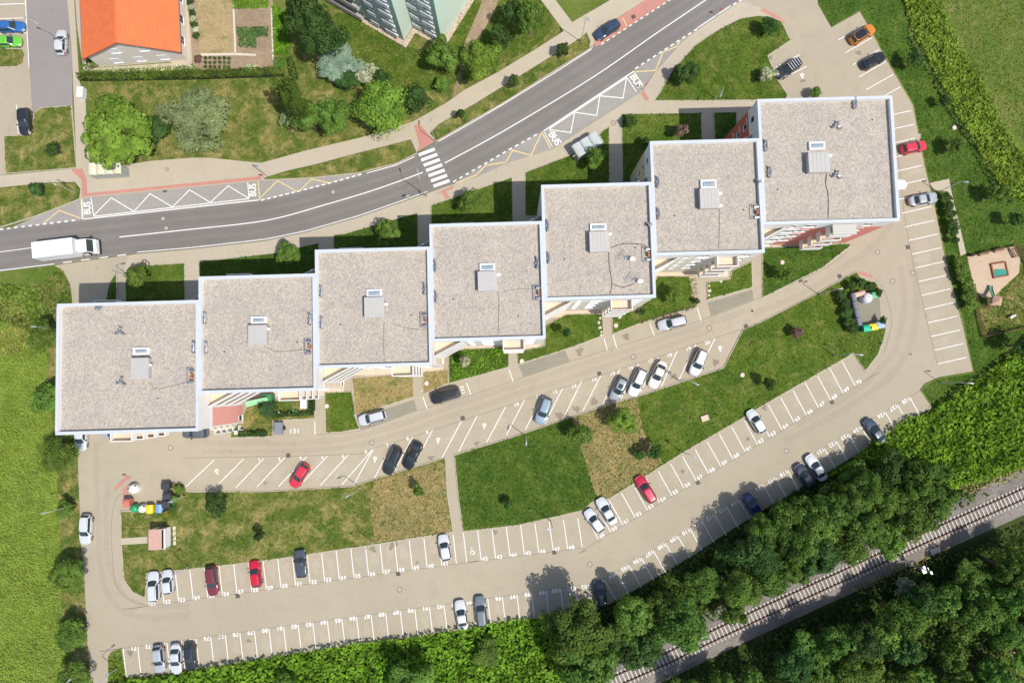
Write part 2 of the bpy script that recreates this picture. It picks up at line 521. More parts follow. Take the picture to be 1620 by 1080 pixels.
# red tactile and strip paving
def red(px, z, parent): return sheet('red_paving', px, z, REDP, parent)
red([(139, 306), (414, 279), (414, 284.5), (144, 310.5), (130, 313), (130, 285), (115, 271), (115, 268), (131, 267), (138, 285)], 0.126, northp)
red([(655, 199), (663, 196), (688, 224), (660, 240), (664, 230)], 0.126, northp)
red([(874, 237), (1019, 144), (1027, 158), (1021, 160), (1013, 148), (868, 240)], 0.126, foot)
red([(688, 307), (719, 293), (716, 299), (706, 303), (713, 315), (706, 317), (699, 305)], 0.126, foot)
red([(1205, 14), (1225, 22), (1243, 36), (1240, 38), (1220, 27), (1202, 18)], 0.126, foot)
redbay = sheet('parking_strip', [(939, 62), (978, 28.5), (1022, 0), (1062, -30), (1110, -30), (1060, 0), (978, 53), (950, 71), (941, 74)], 0.03, REDP, z0=-0.01)
red([(1354, 429), (1366, 430), (1382, 436), (1379, 440), (1366, 435), (1355, 434)], 0.028, estate)
red([(199, 752), (209, 752), (184, 775), (180, 772)], 0.028, estate); red([(194, 772), (203, 766), (203, 800), (196, 800)], 0.028, estate)

# ---- the small street top left
street = sheet('street', [(41, -30), (106, -30), (107, 0), (114, 75), (115, 168), (62, 171), (53, 178), (51, 175), (45, 80)], 0.01, ASPH2)
lot = sheet('parking_lot', [(-40, -30), (41, -30), (45, 80), (51, 175), (50, 213), (7, 215), (10, 276), (-40, 281)], 0.008, PAVE)

# ------------------------------------------------------------------ lawns
lawns = []
def lawn(px, mat, z=0.13, kerb=True, soft=False, z0=0.0, base=None):
    p = smooth_line(px, 5, True) if soft else px
    o = sheet('lawn', p, z, mat, z0=z0)
    if kerb:
        k = MB(); k.ribbon(WL(p), 0.13, 0.0, z + 0.02, closed=True)
        k.build('kerb', KERB, o)
    lawns.append((o, p, z, mat))
    return o

ZF = 0.17
lawn([(1036, 160), (1044, 147), (1064, 111), (1100, 72), (1133, 50), (1169, 31), (1197, 26), (1220, 28), (1236, 35), (1250, 65), (1214, 89), (1228, 125), (1245, 150), (1243, 158), (1190, 159), (1105, 160)], LAWN, ZF)
lawn([(983, 181), (1109, 179), (1111, 283), (985, 288)], LAWN, ZF)
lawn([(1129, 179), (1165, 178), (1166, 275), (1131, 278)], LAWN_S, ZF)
lawn([(964, 201), (964, 338), (831, 342), (831, 273), (907, 244), (947, 214)], LAWN, ZF)
lawn([(682, 325), (810, 281), (812, 388), (683, 395)], LAWN, ZF)
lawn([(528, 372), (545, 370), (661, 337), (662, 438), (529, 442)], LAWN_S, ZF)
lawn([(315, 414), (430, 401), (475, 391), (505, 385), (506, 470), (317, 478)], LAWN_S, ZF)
lawn([(199, 443), (211, 427), (236, 420), (293, 416), (294, 505), (200, 508)], LAWN, ZF)
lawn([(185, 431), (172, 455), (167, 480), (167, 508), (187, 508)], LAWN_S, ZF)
# north side of the road (in the open ground: no kerb)
lawn([(55, 179), (65, 171), (114, 168), (122, 266), (10, 275), (7, 216), (50, 214)], LAWN_P, 0.14)
lawn([(-40, 76), (36, 78), (40, 88), (37, 101), (28, 106), (-40, 108)], LAWN_P, 0.12)
lawn([(-40, 302), (0, 298), (75, 290), (119, 289), (127, 299), (125, 314), (105, 323), (55, 342), (0, 359), (-40, 366)], LAWN_P, 0.13, kerb=False)
lawn([(440, 278), (500, 261), (567, 243), (649, 222), (657, 240), (625, 259), (567, 273), (492, 281)], LAWN_P, 0.13, kerb=False)
lawn([(681, 212), (695, 198), (747, 168), (820, 123), (870, 92), (919, 61), (928, 53), (934, 66), (931, 76), (870, 115), (800, 159), (760, 182), (691, 222)], LAWN_P, 0.13, kerb=False)
# south of the blocks
lawn([(1206, 392), (1330, 386), (1347, 388), (1300, 424), (1206, 471)], LAWN_D)
lawn([(969, 497), (1011, 490), (1040, 437), (1090, 437), (1101, 486), (1011, 512), (969, 528)], LAWN)
lawn([(1118, 447), (1155, 441), (1158, 428), (1189, 414), (1190, 455), (1119, 474)], LAWN)
lawn([(862, 515), (897, 497), (953, 496), (954, 531), (896, 552), (820, 576), (818, 554), (862, 548)], LAWN)
lawn([(710, 559), (736, 552), (805, 549), (805, 581), (711, 606)], LAWN_D)
lawn([(669, 589), (709, 584), (709, 606), (670, 623)], LAWN_B)
lawn([(557, 597), (653, 590), (655, 628), (566, 655), (561, 655)], LAWN_B)
lawn([(514, 621), (557, 619), (561, 656), (569, 678), (540, 683), (515, 684)], LAWN)
lawn([(366, 692), (366, 678), (380, 668), (392, 640), (430, 632), (498, 630), (498, 662), (432, 665), (432, 690)], LAWN_P)
E1 = lawn([(192, 808), (268, 808), (272, 765), (289, 762), (296, 777), (420, 777), (556, 769), (594, 757), (704, 724), (708, 784), (717, 841), (594, 860.5), (420, 886), (278, 902), (233, 906), (230, 944), (211, 936), (197, 916), (193, 863)], LAWN_P)
E2 = lawn([(719, 719), (820, 688), (922, 653), (1030, 620), (1144, 582), (1175, 522), (1200, 511), (1292, 464), (1354, 430), (1362, 441), (1385, 447), (1393, 465), (1347, 462), (1353, 519), (1395, 512), (1403, 503), (1400, 527),
      (1389, 560), (1368, 587), (1350, 559), (1200, 645), (1183, 656), (1078, 717), (964, 788), (942, 789), (922, 807), (820, 830), (733, 840), (725, 784)], LAWN)
def overlay(px, mat, dz, parent):
    p = []
    for i in range(len(px)):                      # ragged edge where one sward meets the next
        a, c = px[i], px[(i + 1) % len(px)]
        n = max(1, int(math.hypot(c[0] - a[0], c[1] - a[1]) / 5))
        for k in range(n):
            p.append((a[0] + (c[0] - a[0]) * k / n + random.uniform(-1.1, 1.1), a[1] + (c[1] - a[1]) * k / n + random.uniform(-1.1, 1.1)))
    o = sheet('sward', p, 0.13 + dz, mat, parent)
    lawns.append((o, p, 0.13 + dz, mat))
overlay([(592, 760), (702, 727), (706, 784), (714.5, 839), (594, 858), (586, 800)], LAWN_B, 0.004, E1)
overlay([(722, 721), (820, 690), (905, 661), (920, 712), (944, 787), (922, 804), (820, 827), (735, 837), (728, 784)], LAWN_D, 0.004, E2)
overlay([(905, 661), (924, 655), (1008, 628.5), (1016, 680), (1048, 732), (964, 785), (944, 787), (920, 712)], LAWN_B, 0.008, E2)
# grass in the open: mown strip and meadow east of the car park, verges
def patch(px, mat, z, soft=True, name='lawn'):
    p = smooth_line(px, 5, True) if soft else px
    o = sheet(name, p, z, mat)
    lawns.append((o, p, z, mat))
    return o
patch([(1294, 4), (1316, 42), (1360, 16), (1382, 50), (1403, 90), (1431, 138), (1447, 166), (1465, 260), (1481, 322), (1497, 402), (1528, 518), (1542, 590), (1488, 600), (1460, 616), (1478, 645),
       (1540, 600), (1640, 540), (1660, 300), (1570, 280), (1500, 170), (1440, 60), (1428, -30), (1290, -30)], LAWN_D, 0.004, soft=False)
patch([(1480, -30), (1514, 70), (1547, 117), (1583, 192), (1660, 260), (1700, 100), (1690, -30)], MEADOW, 0.006, soft=False)
patch([(140, 128), (450, 118), (470, 40), (540, 5), (760, -30), (850, -30), (890, 50), (789, 113), (655, 191), (567, 218), (414, 257), (333, 249), (239, 254), (142, 258)], LAWN_P, 0.006, soft=False)
patch([(540, 20), (640, 72), (700, 75), (745, 0), (790, -20), (850, -10), (870, 50), (780, 108), (650, 150), (560, 130), (525, 60)], LAWN, 0.012)
# worn earth path up to the tower block
patch([(735, 68), (760, 10), (770, -30), (800, -30), (782, 20), (757, 62), (742, 76)], SOIL, 0.022, soft=False, name='path')
patch([(716, 158), (722, 130), (728, 100), (735, 68), (744, 78), (734, 110), (726, 140), (720, 158)], SOIL, 0.020, soft=False, name='path')
# footpaths laid over the lawns
def path(px, z=0.16, mat=PAVE2, **k): return sheet('path', px, z, mat, z0=0.0, **k)
path([(192, 850.5), (234, 848), (234, 858.5), (192.5, 861)], 0.2)
path([(1470, 290), (1501, 283), (1505, 305), (1528, 401), (1519, 405), (1499, 303), (1477, 301)], 0.09)
# grass-paver stands
gp = [sheet('paver_bay', q, 0.026, PAVE3, estate) for q in (
    [(1119, 479), (1190, 458), (1192, 474), (1125, 500)], [(566, 661), (655, 632), (660, 648), (570, 681)], [(820, 577.5), (894, 554), (901, 571), (828, 596)],
    [(1350, 463), (1391, 467), (1394, 511), (1357, 517)])]
# aprons along the south walls
field = sheet('field', [(-200, 440), (60, 455), (72, 520), (76, 600), (86, 700), (95, 830), (97, 950), (108, 1120), (-200, 1150)], 0.006, FIELDG)
verge = sheet('verge', [(72, 520), (60, 455), (96, 424), (112, 450), (120, 600), (126, 798), (133, 905), (144, 1100), (108, 1120), (97, 950), (95, 830), (86, 700), (76, 600)], 0.005, LAWN_P)
lawns.append((verge, [(72, 520), (60, 455), (96, 424), (112, 450), (120, 600), (126, 798), (133, 905), (144, 1100), (108, 1120), (97, 950), (95, 830), (86, 700), (76, 600)], 0.005, LAWN_P))
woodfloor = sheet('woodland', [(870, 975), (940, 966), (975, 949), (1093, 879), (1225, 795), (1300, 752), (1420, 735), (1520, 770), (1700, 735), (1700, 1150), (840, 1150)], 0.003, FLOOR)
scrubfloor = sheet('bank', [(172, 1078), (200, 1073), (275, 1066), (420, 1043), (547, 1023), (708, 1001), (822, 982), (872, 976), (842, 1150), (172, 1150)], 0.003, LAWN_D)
scrubfloor2 = sheet('bank', [(1300, 752), (1378, 706), (1432, 668), (1476, 648), (1545, 600), (1600, 565), (1700, 545), (1700, 733), (1520, 769), (1420, 734)], 0.004, LAWN_D)
# ------------------------------------------------------------------ road markings
def strip(px, w, z, mat, parent, name='marking', closed=False):
    b = MB(); b.ribbon(WL(px), w, z, z, closed=closed)
    return b.build(name, mat, parent)

def dashes(px, on, off, w, z, mat, parent, name='dash', start=0.0):
    pts = [Vector(p) for p in WL(px)]
    seg = [(pts[i + 1] - pts[i]).length for i in range(len(pts) - 1)]
    tot = sum(seg)
    def at(d):
        for i, s in enumerate(seg):
            if d <= s or i == len(seg) - 1:
                return pts[i] + (pts[i + 1] - pts[i]) * (d / s)
            d -= s
    d = start
    while d + on < tot:
        a, c = at(d), at(d + on)
        b = MB(); b.ribbon([a, c], w, z, z); b.build(name, mat, parent)
        d += on + off

ZR = 0.032
strip(smooth_line([(189, 375), (300, 363), (420, 349), (511, 325), (594, 300), (669, 273)], 5), 0.15, ZR, WHITE, road, 'centre_line')
strip(smooth_line([(704, 258), (760, 228), (820, 194), (939, 122), (1040, 52), (1117, 0), (1160, -30)], 5), 0.15, ZR, WHITE, road, 'centre_line')
strip([(-40, 404), (65, 390)], 0.10, ZR, WHITE, road, 'centre_line')
strip([(217, 399), (305, 391.5), (420, 378.5), (483, 365.5), (567, 341.5), (642, 315.5), (676, 303)], 0.12, ZR, WHITE, road, 'edge_line')
strip([(-40, 433), (0, 428), (86, 417.5)], 0.12, ZR, WHITE, road, 'edge_line')
strip([(1103, 45), (1156, 9.5)], 0.15, ZR, WHITE, road, 'edge_line')
strip([(580, 274), (625, 262), (656, 248)], 0.12, ZR, WHITE, road, 'edge_line')
strip([(694, 224), (760, 186.5), (800, 163), (870, 120), (936, 78)], 0.12, ZR, WHITE, road, 'edge_line')
dashes([(100, 415.5), (205, 402)], 1.4, 1.5, 0.14, ZR, WHITE, road)
dashes([(0, 363), (128, 347.5)], 0.55, 0.6, 0.20, ZR, WHITE, road)
dashes(smooth_line([(413, 317), (470, 303), (530, 287.5), (574, 275)], 4), 0.6, 0.4, 0.20, ZR, WHITE, road)
dashes([(717, 288), (764, 261), (800, 240), (856, 209)], 0.6, 0.55, 0.20, ZR, WHITE, road)
dashes([(1005, 109), (1103, 46)], 0.6, 0.55, 0.20, ZR, WHITE, road)
dashes([(951, 71), (980, 52), (1062, -1)], 0.55, 0.55, 0.16, ZR + 0.004, WHITE, road)
dashes([(1160, 8), (1230, -36)], 0.6, 0.55, 0.2, ZR, WHITE, road)
for i in range(7):
    strip([(662.5 + 3.9 * i, 245.5 + 8.2 * i), (688 + 3.85 * i, 236 + 8.3 * i)], 0.50, ZR + 0.004, WHITE, road, 'crossing_bar')
# bus bay paint
B = bay_n
strip([(131, 347), (409.5, 316.5)], 0.14, ZR, WHITE, B, 'bay_outline'); strip([(148, 342.6), (394, 314.4)], 0.13, ZR, WHITE, B, 'bay_outline')
strip([(129.5, 315), (131.3, 346)], 0.13, ZR, WHITE, B, 'bay_outline'); strip([(144, 313), (148.6, 342.5)], 0.13, ZR, WHITE, B, 'bay_outline')
strip([(392, 289), (394, 314)], 0.13, ZR, WHITE, B, 'bay_outline'); strip([(408.5, 287), (411, 316)], 0.13, ZR, YELLOW, B, 'bay_outline')
strip([(128.2, 316), (129.8, 346)], 0.09, ZR, YELLOW, B, 'bay_outline')
strip([(148, 341.5), (176, 313), (212, 334.5), (237.5, 306.5), (273, 327.5), (300, 300.5), (333, 320.5), (361, 294), (393, 313.5)], 0.13, ZR + 0.004, WHITE, B, 'zigzag')
strip([(69.5, 352.5), (94, 333), (128, 345.5)], 0.13, ZR + 0.004, YELLOW, B, 'zigzag')
strip([(411, 314), (439, 286), (471.7, 304), (493, 283.5), (524, 290)], 0.13, ZR + 0.004, YELLOW, B, 'zigzag')
B = bay_s
strip([(860, 207.5), (1003, 113)], 0.16, ZR, WHITE, B, 'bay_outline'); strip([(869, 204.2), (992, 122.6)], 0.13, ZR, WHITE, B, 'bay_outline')
strip([(857, 209.5), (871, 235)], 0.15, ZR, YELLOW, B, 'bay_outline'); strip([(869.5, 205.5), (883, 226)], 0.13, ZR, WHITE, B, 'bay_outline')
strip([(860.5, 209), (874, 232.5)], 0.1, ZR, WHITE, B, 'bay_outline')
strip([(992.5, 124), (1007, 146)], 0.13, ZR, WHITE, B, 'bay_outline'); strip([(1003.5, 114.5), (1018, 137)], 0.14, ZR, YELLOW, B, 'bay_outline')
strip([(871, 205.5), (903, 210), (909, 178), (944, 183), (949, 152), (985.5, 155.5), (991, 125)], 0.14, ZR + 0.004, WHITE, B, 'zigzag')
strip([(800, 257), (811, 238), (840, 246), (856, 212)], 0.14, ZR + 0.004, YELLOW, B, 'zigzag')
strip([(721, 290), (754, 277), (768, 262), (799, 257)], 0.14, ZR + 0.004, YELLOW, B, 'zigzag')
strip([(1005.5, 114), (1037, 112), (1049, 82.5), (1071, 74), (1076, 66)], 0.14, ZR + 0.004, YELLOW, B, 'zigzag')
strip([(985, 29), (992, 42)], 0.12, ZR + 0.004, YELLOW, redbay, 'marking')

def text(s, px, py, size, ang, z, parent, mat=WHITE, name='lettering', sx=1.0, bold=0.0):
    cu = bpy.data.curves.new(name, 'FONT')
    if name == 'bay_number': cu.space_character = 1.15
    cu.body = s
    cu.size = size
    cu.align_x = 'CENTER'; cu.align_y = 'CENTER'
    cu.offset = bold
    cu.materials.append(mat)
    o = bpy.data.objects.new(name, cu)
    link(o, parent)
    p = W(px, py)
    o.location = (p.x, p.y, z)
    o.rotation_euler = (0, 0, R(ang))
    o.scale = (sx, 1, 1)
    return o
text('BUS', 138.5, 329.5, 1.55, 94, ZR + 0.008, bay_n, sx=0.78, bold=0.03)
text('BUS', 400.5, 301, 1.55, 94, ZR + 0.008, bay_n, sx=0.78, bold=0.03)
text('BUS', 877.5, 219.5, 1.6, -56.5, ZR + 0.008, bay_s, sx=0.85, bold=0.03)
text('BUS', 1006, 128.5, 1.6, -56.5, ZR + 0.008, bay_s, sx=0.85, bold=0.03)

# ------------------------------------------------------------------ bays of the car park
ZP = 0.030
def bay(a, b, w=0.11): return strip([a, b], w, ZP, WHITE, estate, 'bay_line')
def lerp(a, b, t): return (a[0] + (b[0] - a[0]) * t, a[1] + (b[1] - a[1]) * t)
def row(a0, b0, a1, b1, n, first, ang, num_at, skip=(), short=()):
    for i in range(n + 1):
        t = i / n
        a, b = lerp(a0, a1, t), lerp(b0, b1, t)
        bay(a, b)
        if first is not None and i not in skip:
            q = num_at(a, b)
            text(str(first + i), q[0], q[1], 0.82, ang, ZP + 0.004, estate, name='bay_number', bold=0.02)
row((231, 911), (236.5, 957), (717, 845), (722, 891), 21, 21, 8, lambda a, b: (b[0] + 6, b[1] - 2.5), skip=(21,))
row((733, 842), (738.5, 889), (914, 819), (921, 865), 8, 41, 8, lambda a, b: (b[0] + 6, b[1] - 2.5), skip=(0, 8))
row((925, 814), (947, 853), (1332, 571), (1353, 610), 21, 49, 31, lambda a, b: (b[0] + 5.5, b[1] - 5.5))
row((223, 1065), (218, 1022), (938, 965), (933, 924), 31, 71, 188, lambda a, b: (b[0] - 6.5, b[1] + 3))
row((977, 953), (956, 916), (1455, 657), (1439, 628), 25, 103, 211, lambda a, b: (b[0] - 6, b[1] + 5))
bay((200, 1070), (195, 1025))
text('VEN', 349, 1021, 1.1, 94, ZP + 0.004, estate, mat=plain('faded_paint', (0.36, 0.34, 0.30), 0.9), sx=1.5)
for a, b in (((339, 727), (289, 774)), ((385.5, 725.5), (340, 771)), ((417, 725), (373, 771)), ((451, 723), (406, 770)), ((485, 722), (441, 769)), ((518, 721), (474, 768)), ((551, 719), (507, 767)),
             ((590, 710), (541, 766)), ((590.6, 710), (560, 766)), ((621, 700), (592, 757)), ((653, 690), (623, 747)), ((684, 680), (654, 738)), ((730, 666), (699, 724)), ((755, 657), (725.5, 714)),
             ((800, 643), (770, 699)), ((830, 632), (801, 688)), ((860, 624), (831, 679)), ((890, 614), (862, 670)), ((920, 603), (894, 656)), ((950.5, 593.6), (922, 650)), ((980.5, 584), (954, 638)),
             ((1010, 575.5), (983, 630)), ((1041, 565), (1013, 620)), ((1071, 555), (1046, 612)), ((1101, 545), (1074, 600.5)), ((1131, 535), (1104, 590))):
    bay(a, b)
for i, (x, y) in enumerate(((410, 727), (442, 726), (476, 725), (510, 724), (543, 722), (579, 714), (613, 704), (645, 694), (676, 684), (817, 640), (852, 627), (878, 620), (908, 611), (940, 601), (969, 591), (998, 582), (1029, 571), (1059, 562), (1089, 552), (1119, 542))):
    text(str(i + 1), x, y, 0.75, 17, ZP + 0.004, estate, name='bay_number', bold=0.012)
for x, y, a in ((344, 746, 45), (694, 697, 20), (767, 674, 20), (1140, 552, 25), (594, 727, 20)):
    text('P', x, y, 1.2, a, ZP + 0.004, estate, name='lettering', bold=0.02)
text('P', 1270, 121, 1.3, 35, ZP + 0.004, estate, name='lettering', bold=0.02)
text('133', 732, 616.5, 0.8, 108, ZP + 0.004, estate, name='bay_number', bold=0.012)
text('131', 466, 682, 1.0, 2, ZP + 0.004, estate, name='bay_number', bold=0.012)
for a, b in (((1326, 64), (1367, 40)), ((1337, 84), (1379, 60)), ((1349, 103), (1390, 79)), ((1359, 122), (1401, 98)), ((1370, 142.5), (1413, 118)), ((1381, 162), (1424, 138)),
             ((1227, 107), (1265, 87)), ((1237, 125), (1276, 105.5)),
             ((955.5, 535), (961, 554)), ((970, 530), (975.5, 550)), ((1028, 511), (1035, 531)), ((1103, 486), (1109, 507)), ((669, 627), (675.5, 646)), ((738, 605), (745, 624)),
             ((805.5, 584), (811.7, 603)), ((498, 666), (498.6, 687))):
    bay(a, b)
for i in range(19):
    y = 575.5 - 21.65 * i
    x = 1483 - 5.05 * i
    e = {17: 1446, 18: 1442}.get(i, x + 46 - i * 0.0)
    bay((x, y), (min(e, 1529 - 4.6 * i if i < 13 else 1468 - (i - 13) * 5), y - 10.5))
for a, b in (((-30, 8.5), (40, 6)), ((-30, 31), (41.5, 28.6)), ((-30, 54.5), (43, 52.5)), ((39, -20), (46, 107)), ((26, 166), (29, 212))):
    strip([a, b], 0.11, 0.014, WHITE, lot, 'bay_line')
# wheelchair sign on the bay by the footpath
b = MB()
q = W(747, 871.5)
ring = [(q.x + 0.30 * math.cos(t), q.y - 0.15 + 0.30 * math.sin(t)) for t in np.linspace(math.pi * 0.75, math.pi * 2.25, 12)]
b.ribbon(ring, 0.09, ZP + 0.004, ZP + 0.004)
b.ribbon([(q.x - 0.05, q.y + 0.42), (q.x - 0.02, q.y + 0.02), (q.x + 0.28, q.y), (q.x + 0.38, q.y - 0.4)], 0.10, ZP + 0.008, ZP + 0.008)
hp = [(q.x - 0.06 + 0.10 * math.cos(t), q.y + 0.58 + 0.10 * math.sin(t)) for t in np.linspace(0, 2 * math.pi, 9)[:-1]]
b.add([(x, y, ZP + 0.008) for x, y in hp], [tuple(range(8))])
b.build('wheelchair_symbol', WHITE, estate)
# manhole covers and drain grates
IRON = plain('cast_iron', (0.12, 0.09, 0.075), 0.7, 0.2)
CONC = plain('concrete_ring', (0.60, 0.53, 0.43), 0.9, bmp=0.3)
def manhole(px, py, z, parent, r=0.42):
    p = W(px, py); b = MB(); b.cyl(p.x, p.y, z - 0.02, z + 0.004, r, n=20, mi=0); b.cyl(p.x, p.y, z, z + 0.009, r * 0.8, n=20, mi=1)
    b.build('manhole_cover', [IRON, plain('manhole_lid', (0.42, 0.36, 0.30), 0.8)], parent)
def grate(px, py, z, parent, a=0.0):
    p = W(px, py); b = MB()
    for k in range(4): b.box(-0.28, 0.28, -0.28 + k * 0.15, -0.18 + k * 0.15, -0.01, 0.012)
    b.box(-0.33, 0.33, -0.33, 0.33, -0.02, 0.004)
    o = b.build('drain_grate', IRON, parent); o.location = (p.x, p.y, z); o.rotation_euler = (0, 0, a)
for x, y in ((270, 708), (588, 700), (1002, 564), (1122, 519), (1388, 399), (1444, 432), (1412, 445), (632, 932), (933, 892), (1244, 713)): manhole(x, y, 0.022, estate)
for x, y, a in ((456, 720, 0), (732, 661, .3), (948, 591, .3), (1436, 391, 0), (1328, 437, .4), (630, 907, .1), (877, 873, .1), (1104, 763, .5), (1316, 636, .5), (376, 942, .1), (1180, 516, .4), (1266, 443, .4)): grate(x, y, 0.022, estate, a)
for x, y in ((258, 346), (263, 361), (527, 304)): manhole(x, y, 0.014, road, 0.4)
manhole(970, 195, 0.122, foot, 0.4); manhole(265, 268, 0.122, northp, 0.3)
grate(1002, 27, 0.032, redbay, .5); grate(261, 301, 0.02, bay_n)

# slab joints where the bays meet the drive, and the paler tracks worn by tyres
JOINT = plain('joint_dark', (0.16, 0.135, 0.10), 0.95)
for pl in ([(226, 960), (236, 957.5), (722, 891.5), (738, 889.5), (921, 866), (947, 854), (1353, 611), (1372, 599)], [(195, 1024.5), (218, 1021.5), (933, 923.5), (956, 915.5), (1439, 627.5), (1455, 617)],
           [(289, 724), (551, 718.5), (590, 709.5), (730, 665.5), (1131, 534.5), (1175, 521)], [(1412, 190), (1424, 274), (1437, 381), (1483, 577)], [(498, 688), (515, 686), (569, 681), (660, 649), (745, 625), (901, 572), (1034, 531), (1125, 501), (1192, 475), (1300, 427), (1340, 398)],
           [(196, 780), (183, 790), (176, 830), (178, 880), (184, 925), (205, 948), (236, 958)], [(1383, 440), (1398, 458), (1408, 490), (1410, 515), (1398, 560)]):
    strip(smooth_line(pl, 3), 0.055, 0.0245, JOINT, estate, 'joint')
TRACK = paving_mat('worn_paving', (0.415, 0.358, 0.268), (0.385, 0.33, 0.247), rot=0.3)
def track(px, w, z):
    pts = [Vector(q) for q in WL(smooth_line(px, 8))]
    L_, R_ = [], []
    for i in range(len(pts)):
        t = (pts[min(i + 1, len(pts) - 1)] - pts[max(i - 1, 0)]).normalized(); nn = Vector((-t.y, t.x))
        L_.append(pts[i] + nn * (w / 2 + random.uniform(-.12, .12))); R_.append(pts[i] - nn * (w / 2 + random.uniform(-.12, .12)))
    n = len(pts)
    mk('tyre_track', [(q.x, q.y, z) for q in L_] + [(q.x, q.y, z) for q in R_], [(n + i, n + i + 1, i + 1, i) for i in range(n - 1)], TRACK, estate)
track([(152, 700), (153, 760), (155, 830), (160, 900), (178, 950), (215, 975), (300, 972)], 0.9, 0.0225)
track([(170, 760), (168, 830), (172, 890), (192, 935), (230, 958), (300, 957)], 0.8, 0.0225)
track([(1190, 496), (1260, 470), (1330, 425), (1380, 390), (1410, 350), (1415, 300)], 1.0, 0.0225)
track([(1442, 380), (1448, 430), (1450, 480), (1445, 530), (1425, 575), (1390, 610), (1330, 650), (1240, 700)], 1.0, 0.0225)
track([(1425, 420), (1430, 480), (1420, 540), (1395, 580), (1350, 620), (1260, 672)], 0.9, 0.0225)
track([(320, 700), (480, 700), (580, 686), (700, 648), (850, 598), (1000, 552), (1120, 512), (1190, 488)], 0.9, 0.0225)
track([(320, 714), (480, 712), (590, 698), (720, 655), (870, 607), (1010, 561), (1130, 523)], 0.8, 0.0225)

# dark drips and tyre scuffs left in the bays
STAIN = paving_mat('oil_stain', (0.30, 0.25, 0.185), (0.26, 0.215, 0.16), rot=0.3)
PALEB = paving_mat('washed_paving', (0.47, 0.41, 0.308), (0.438, 0.38, 0.286), rot=0.3)
def blot(px, py, r, mat, sx=1.0, ang=0.0, z=0.0235):
    p = W(px, py); n = 16; ph = random.uniform(0, 6)
    vs = []
    for i in range(n):
        t = 2 * math.pi * i / n; q = r * (1 + 0.25 * math.sin(3 * t + ph) + 0.18 * math.sin(5 * t + 2 * ph) + random.uniform(-.1, .1))
        x, y = q * sx * math.cos(t), q * math.sin(t)
        vs.append((p.x + x * math.cos(ang) - y * math.sin(ang), p.y + x * math.sin(ang) + y * math.cos(ang), z))
    mk('stain', vs, [tuple(range(n))], mat, estate)
for px, py, r in ((885, 657, .5), (912, 647, .45), (940, 635, .55), (896, 655, .3), (1132, 573, .5), (1066, 595, .35), (206, 1032, .45), (350, 1045, .35), (378, 1040, .35), (394, 1013, .25), (660, 889, .22), (1183, 694, .3), (1209, 645, .4), (917, 556, .5), (990, 532, .5), (1137, 488, .5), (1358, 84, .35), (1218, 92, .4), (1270, 128, .3), (1080, 745, .3), (783, 841, .3), (590, 868, .4), (622, 862, .45), (754, 701, .3), (682, 724, .35), (420, 764, .25), (1440, 560, .2)):
    blot(px, py, r, STAIN, random.uniform(1.0, 1.8), random.uniform(0, 3))
for i in range(0, 21):
    if random.random() < 0.55: blot(254 + 23.15 * i + 14, 908 - 3.15 * i + 18 + random.uniform(-4, 4), .62, PALEB, 1.7, R(97), 0.0228)
for i in range(0, 30):
    if random.random() < 0.5: blot(225 + 23.06 * i + 10, 1043 - 3.2 * i + random.uniform(-4, 4), .6, PALEB, 1.7, R(97), 0.0228)
for i in range(0, 20):
    if random.random() < 0.5: blot(950 + 19.4 * i, 822 - 11.6 * i + random.uniform(-3, 3), .6, PALEB, 1.6, R(120), 0.0228)
for px, py in ((372, 752), (406, 752), (440, 748), (506, 748), (538, 745), (715, 690), (790, 668), (908, 628), (938, 620), (1090, 570), (1450, 350), (1460, 410), (1470, 455), (1480, 500), (1490, 540), (1445, 215), (1449, 270)):
    blot(px, py, .65, PALEB, 2.0, R(50 if py > 540 or px < 1200 else 12), 0.0228)
# wheel paths on the main road
WHEELP = paving_mat('road_wheel_path', (0.20, 0.185, 0.168), (0.178, 0.165, 0.15), brick=False, stain=0.3, fine=14)
mid_ = lambda t: smooth_line([lerp((u[0], u[1]), (l[0], l[1]), t) for u, l in zip([(-60, 369), (130, 347.5), (270, 332), (410, 317), (530, 287), (625, 260), (690, 224), (800, 161), (939, 74), (1060, 0), (1120, -38)],
                                                                     [(-60, 437), (150, 410), (305, 393), (420, 380), (567, 343), (678, 304), (764, 262), (856, 210), (1003, 112.5), (1156, 11), (1230, -38)])], 6)
for t in (0.14, 0.36, 0.64, 0.86):
    pts = [Vector(q) for q in WL(mid_(t))]; n = len(pts); L_, R_ = [], []
    for i in range(n):
        d = (pts[min(i + 1, n - 1)] - pts[max(i - 1, 0)]).normalized(); nn = Vector((-d.y, d.x)); L_.append(pts[i] + nn * random.uniform(.3, .48)); R_.append(pts[i] - nn * random.uniform(.3, .48))
    mk('wheel_path', [(q.x, q.y, 0.0145) for q in L_] + [(q.x, q.y, 0.0145) for q in R_], [(n + i, n + i + 1, i + 1, i) for i in range(n - 1)], WHEELP, road)

